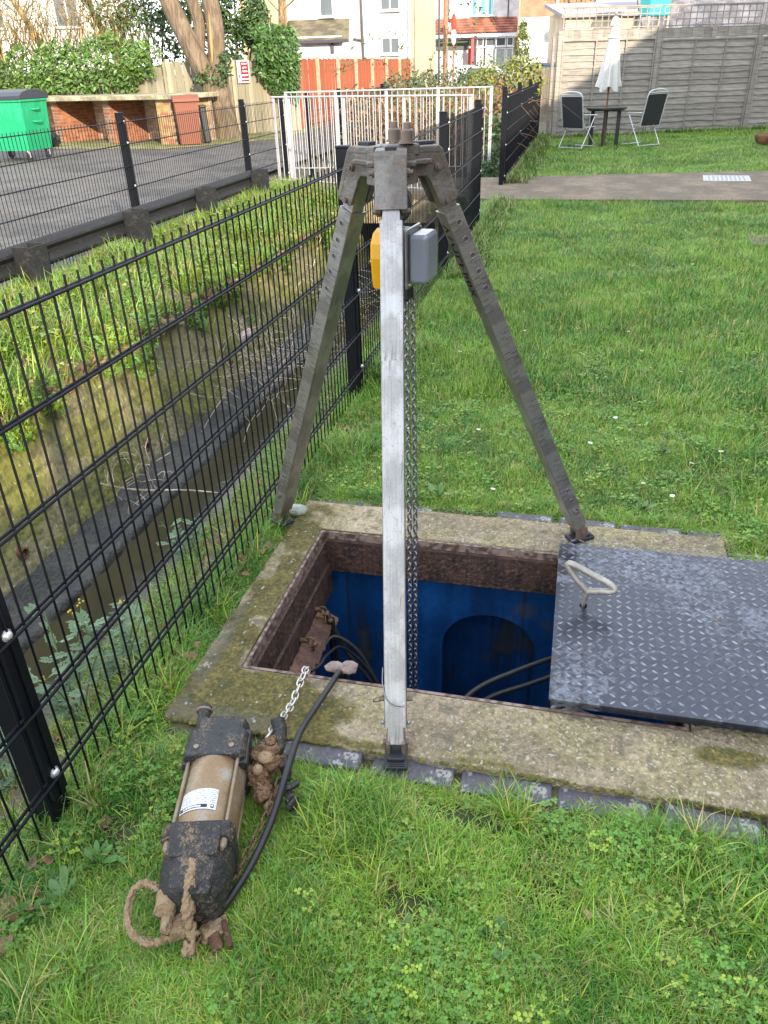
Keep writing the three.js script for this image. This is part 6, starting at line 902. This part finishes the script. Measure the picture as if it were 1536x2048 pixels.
  inst('fallen_leaves', 'dry brown fallen leaves along the fence and bank', 'leaves', lf, leafMat([1, 1, 1], 0.1, { roughness: 0.85 }), dl);
  const dg = (() => { const pos = []; for (let k = 0; k < 11; k++) { const a = k / 11 * 6.28, d = V(Math.cos(a), 0.12, Math.sin(a)); leaflet(pos, [0, 0, 0], d, V(-Math.sin(a), 0, Math.cos(a)), V(0, 1, 0), 1, 0.42); } const g = new THREE.BufferGeometry(); g.setAttribute('position', new THREE.Float32BufferAttribute(pos, 3)); g.computeVertexNormals(); return norm(g); })();
  const ds = [], de = []; const daisy = (x, z) => { const y = lawnY(x, z) + 0.04 + 0.015 * r(); ds.push({ p: [x, y, z], r: [(r() - 0.5) * 0.5, 0, (r() - 0.5) * 0.5], s: 0.009 + 0.003 * r(), c: [0.75, 0.74, 0.72] }); de.push({ p: [x, y + 0.001, z], s: [0.35, 0.25, 0.35], c: [0.7, 0.45, 0.02] }); };
  daisy(0.888, 0.80); for (let i = 0; i < 34; i++) { const x = 0.3 + 3.2 * r(), z = -1.25 - 6 * r() * r(); if (!inSlab(x, z, 0.05)) daisy(x, z); }
  inst('daisies', 'small white daisies dotted in the lawn', 'flowers', dg, leafMat([1, 1, 1], 0.2), ds); inst('daisy_centres', 'yellow centres of the lawn daisies', 'flowers', mg, std([1, 1, 1], 0.9), de);
}
{ // banks of the channel
  const r = rngOf(202), A = [[], []], B = [[], []], Cc = [];
  const gc = (y) => tint(r, r() < 0.22 ? [0.23, 0.28, 0.035] : r() < 0.16 ? [0.27, 0.20, 0.10] : [0.10, 0.205, 0.024], 0.7);
  for (let i = 0; i < 9000; i++) { // near bank
    const x = -0.07 - 0.95 * Math.pow(r(), 0.9), z = 1.6 - 10.8 * Math.pow(r(), 1.2); const n = vnoise(x / 3 + 3, z / 6 + 6, 12, 24, 5) * 0.6 + vnoise(x / 3 + 3, z / 6 + 6, 40, 80, 6) * 0.4; if (n < 0.40) continue;
    A[r() * 2 | 0].push({ p: [x, bankY(x) - 0.01, z], r: [(r() - 0.5) * 0.6, r() * 6.28, 0.35 + (r() - 0.5) * 0.6], s: 0.35 + 0.65 * r() * n * 1.3, c: gc() });
  }
  for (let i = 0; i < 16000; i++) { // far bank top, hanging over the wall
    const x = -2.0 - 1.25 * Math.pow(r(), 0.8), z = 0.5 - 10.6 * r(), y = -0.13 + 0.115 * sstep(-2.1, -3.0, x); const n = vnoise(x / 3 + 3, z / 6 + 6, 14, 28, 15); if (n < 0.30) continue; const edge = x > -2.2;
    (r() < 0.80 ? B[r() * 2 | 0] : Cc).push({ p: [x + (edge ? 0.05 * r() : 0), y + (edge ? -0.12 * r() : 0), z], r: [(r() - 0.5) * 0.7, r() * 6.28, edge ? -0.7 * r() : (r() - 0.5) * 0.6], s: 0.55 + 0.85 * r() * (0.5 + n), c: gc() });
  }
  for (let i = 0; i < 900; i++) { const z = 0.3 - 9.8 * r(), k = vnoise(0.3, z / 6 + 6, 2, 40, 17); if (k < 0.5) continue; const y = -0.15 - (k - 0.4) * 0.9 * r(), x = -1.775 - 0.30 * (y + 0.88) / 0.75 + 0.02; Cc.push({ p: [x, y, z], r: [0, r() * 6, -1.1], s: 0.5 + 0.6 * r(), c: gc() }); }
  [0, 1].forEach(k => inst('bank_grass', 'grass growing on the near bank of the stream, layer ' + ['one', 'two'][k], 'grass', tuft(61 + k, 9, 0.17, 0.04, 0.0055, 1.5, 0.5), grassM, A[k]));
  [0, 1].forEach(k => inst('bank_grass', 'bright grass on top of the channel wall below the guard rail, layer ' + ['one', 'two'][k], 'grass', tuft(65 + k, 13, 0.17, 0.06, 0.0075, 1.0, 0.5), grassM, B[k]));
  inst('bank_weeds', 'leafy green weeds spilling over the top of the channel wall', 'weeds', (() => { const a = rosetteG(71, 12, 0.055, 0.026, 1.2), b = cloverG(73, 16, 0.08, 0.014, 0.10); return mergeGeometries([a, b]); })(), grassM, Cc);
  // weeds at the foot of the white railing and the headwall
  const w = []; for (let i = 0; i < 800; i++) { const x = -0.4 - 3 * r(), z = -9.0 - 0.38 * -x * -1 * 0 - 0.5 * r(); if (x > -2.2 && x < -0.75) continue; w.push({ p: [x, x < -2.2 ? -0.12 : -0.2, z], r: [0, r() * 6, 0], s: 0.8 + r(), c: gc() }); }
  inst('headwall_weeds', 'green weeds beside the culvert headwall', 'weeds', rosetteG(75, 12, 0.10, 0.05, 1.3), grassM, w);
  const fw = []; for (let i = 0; i < 1500; i++) { const z = -10.6 - 8.2 * r(), x = 0.0 + 0.35 * r() * r(); fw.push({ p: [x, lawnY(x, z) - 0.01, z], r: [0, r() * 6, (r() - 0.5) * 0.4], s: 1.0 + 1.2 * r(), c: gc() }); } for (let i = 0; i < 700; i++) { const z = -5 - 4.1 * r(), x = 0.02 + 0.3 * r() * r(); fw.push({ p: [x, lawnY(x, z) - 0.01, z], r: [0, r() * 6, (r() - 0.5) * 0.4], s: 0.8 + 1.0 * r(), c: gc() }); }
  for (let i = 0; i < 500; i++) { const k = 8 * r(), x = 0.3 + k * 0.931, z = -18.65 - k * 0.363 + 0.15 * r(); fw.push({ p: [x, lawnY(x, z), z], r: [0, r() * 6, 0], s: 0.9 + r(), c: gc() }); }
  inst('fence_grass', 'taller grass along the far fences', 'grass', tuft(77, 9, 0.13, 0.05, 0.008, 1.3, 0.5), grassM, fw);
}
// ragwort-like weeds with lobed bluish leaves and yellow buds on the near bank
{
  const lob = (() => { const pos = []; const d = V(1, 0, 0), s = V(0, 0, 1), u = V(0, 1, 0); leaflet(pos, [0, 0, 0], d, s, u, 1, 0.16); for (const [a, l] of [[0.35, 0.32], [0.55, 0.38], [0.75, 0.34], [0.92, 0.26]]) for (const k of [-1, 1]) { const e = V(0.62, 0.1, k * 0.78).normalize(), f = e.clone().cross(u); leaflet(pos, [a, 0.01, 0], e, f, u, l, 0.17); const e2 = V(0.9, 0.1, k * 0.4).normalize(); leaflet(pos, [a + e.x * l * 0.5, 0.02, e.z * l * 0.5], e2, e2.clone().cross(u), u, l * 0.55, 0.12); } const g = new THREE.BufferGeometry(); g.setAttribute('position', new THREE.Float32BufferAttribute(pos, 3)); g.computeVertexNormals(); return norm(g); })();
  const m = leafMat([0.15, 0.24, 0.12], 0.2), st = std([0.12, 0.17, 0.06], 0.8), fl = std([0.45, 0.36, 0.04], 0.8);
  [[-0.52, 0.16, 0.30, 'leftmost weed with yellow buds behind the near fence post'], [-0.36, -0.04, 0.34, 'tallest yellow budded weed on the bank behind the near fence panel'], [-0.22, -0.12, 0.26, 'bluish leaved weed on the bank right of the yellow budded one'], [-0.78, -1.55, 0.26, 'grey green weed at the waterside level with the slab']].forEach(([x, z, h, l], k) => {
    const t = thing('ragwort_plant', l, 'weed', [x, bankY(x), z]), r = rngOf(81 + k), S = [], Lv = [], F = [];
    for (let i = 0; i < 5; i++) { const a = r() * 6.28, tx = Math.cos(a) * h * 0.4, tz = Math.sin(a) * h * 0.4, hh = h * (0.7 + 0.5 * r()); S.push(limb([[0, -0.02, 0], [tx * 0.4, hh * 0.5, tz * 0.4], [tx, hh, tz]], [0.004, 0.003, 0.002], 5, 8)); for (let j = 0; j < 11; j++) { const f = 0.15 + 0.85 * j / 11, b = r() * 6.28; Lv.push(xf(lob.clone(), tx * f * f + Math.cos(b) * 0.01, hh * f, tz * f * f + Math.sin(b) * 0.01, 0, -b, 0.15 + 0.5 * r(), 0.035 + 0.04 * r())); } if (k < 3 && i < 3) for (let j = 0; j < 4; j++) F.push(sph(0.0042, tx + (r() - 0.5) * 0.03, hh + 0.008 + r() * 0.012, tz + (r() - 0.5) * 0.03, 6)); }
    part('stems', S, st, t, { stuff: true }); part('leaves', Lv, m, t, { stuff: true }); if (F.length) part('flower_buds', F, fl, t, { stuff: true });
  });
}
// dry bramble canes and twigs caught in the channel
{
  const m = mottle([0.48, 0.40, 0.31], [0.34, 0.27, 0.20], 6, 0.3, {}, 551, 0.5, 0.95);
  [[-1.38, -0.58, -4.2, 0.5, 150, 'tangle of pale dead twigs hanging over the stream beyond the left tripod leg'], [-1.62, -0.80, -2.55, 0.26, 40, 'small heap of dead twigs caught on the channel toe'], [-1.2, -0.55, -5.6, 0.55, 110, 'dead twig tangle farther up the stream near the culvert']].forEach(([x, y, z, s, n, l], k) => {
    const t = thing('twig_tangle', l, 'twigs', [x, y, z]), r = rngOf(91 + k), g = [];
    for (let i = 0; i < n; i++) { const p = [(r() - 0.5) * s * 1.2, (r() - 0.4) * s * 1.2, (r() - 0.5) * s * 1.6], d = V(r() - 0.5, r() - 0.5, r() - 0.5).normalize().multiplyScalar(s * (0.3 + 0.6 * r())); g.push(tube([p, [p[0] + d.x * 0.5 + (r() - 0.5) * 0.06, p[1] + d.y * 0.5 + (r() - 0.5) * 0.06, p[2] + d.z * 0.5], [p[0] + d.x, p[1] + d.y - 0.05 * r(), p[2] + d.z]], 0.0017 + 0.0022 * r(), 7, 4)); }
    part('twigs', g, m, t, { stuff: true });
  });
  one('dead_branch', 'long pale dead branch lying across the stream', 'branch', [limb([[-1.75, -0.72, -2.3], [-1.45, -0.68, -2.2], [-1.05, -0.62, -2.15], [-0.78, -0.56, -2.05]], [0.006, 0.007, 0.006, 0.003], 6, 20)], m);
  one('bank_rubble', 'pinkish broken brick with pale paint lying on the channel wall', 'rubble', [rbox(0.13, 0.09, 0.10, 0.015, -1.72, -0.52, -4.75, 0.4, 0.5, 0.3, 2)], mottle([0.55, 0.46, 0.42], [0.35, 0.22, 0.17], 4, 0.1, {}, 553, 0.5));
}
renderer.render(scene, camera);
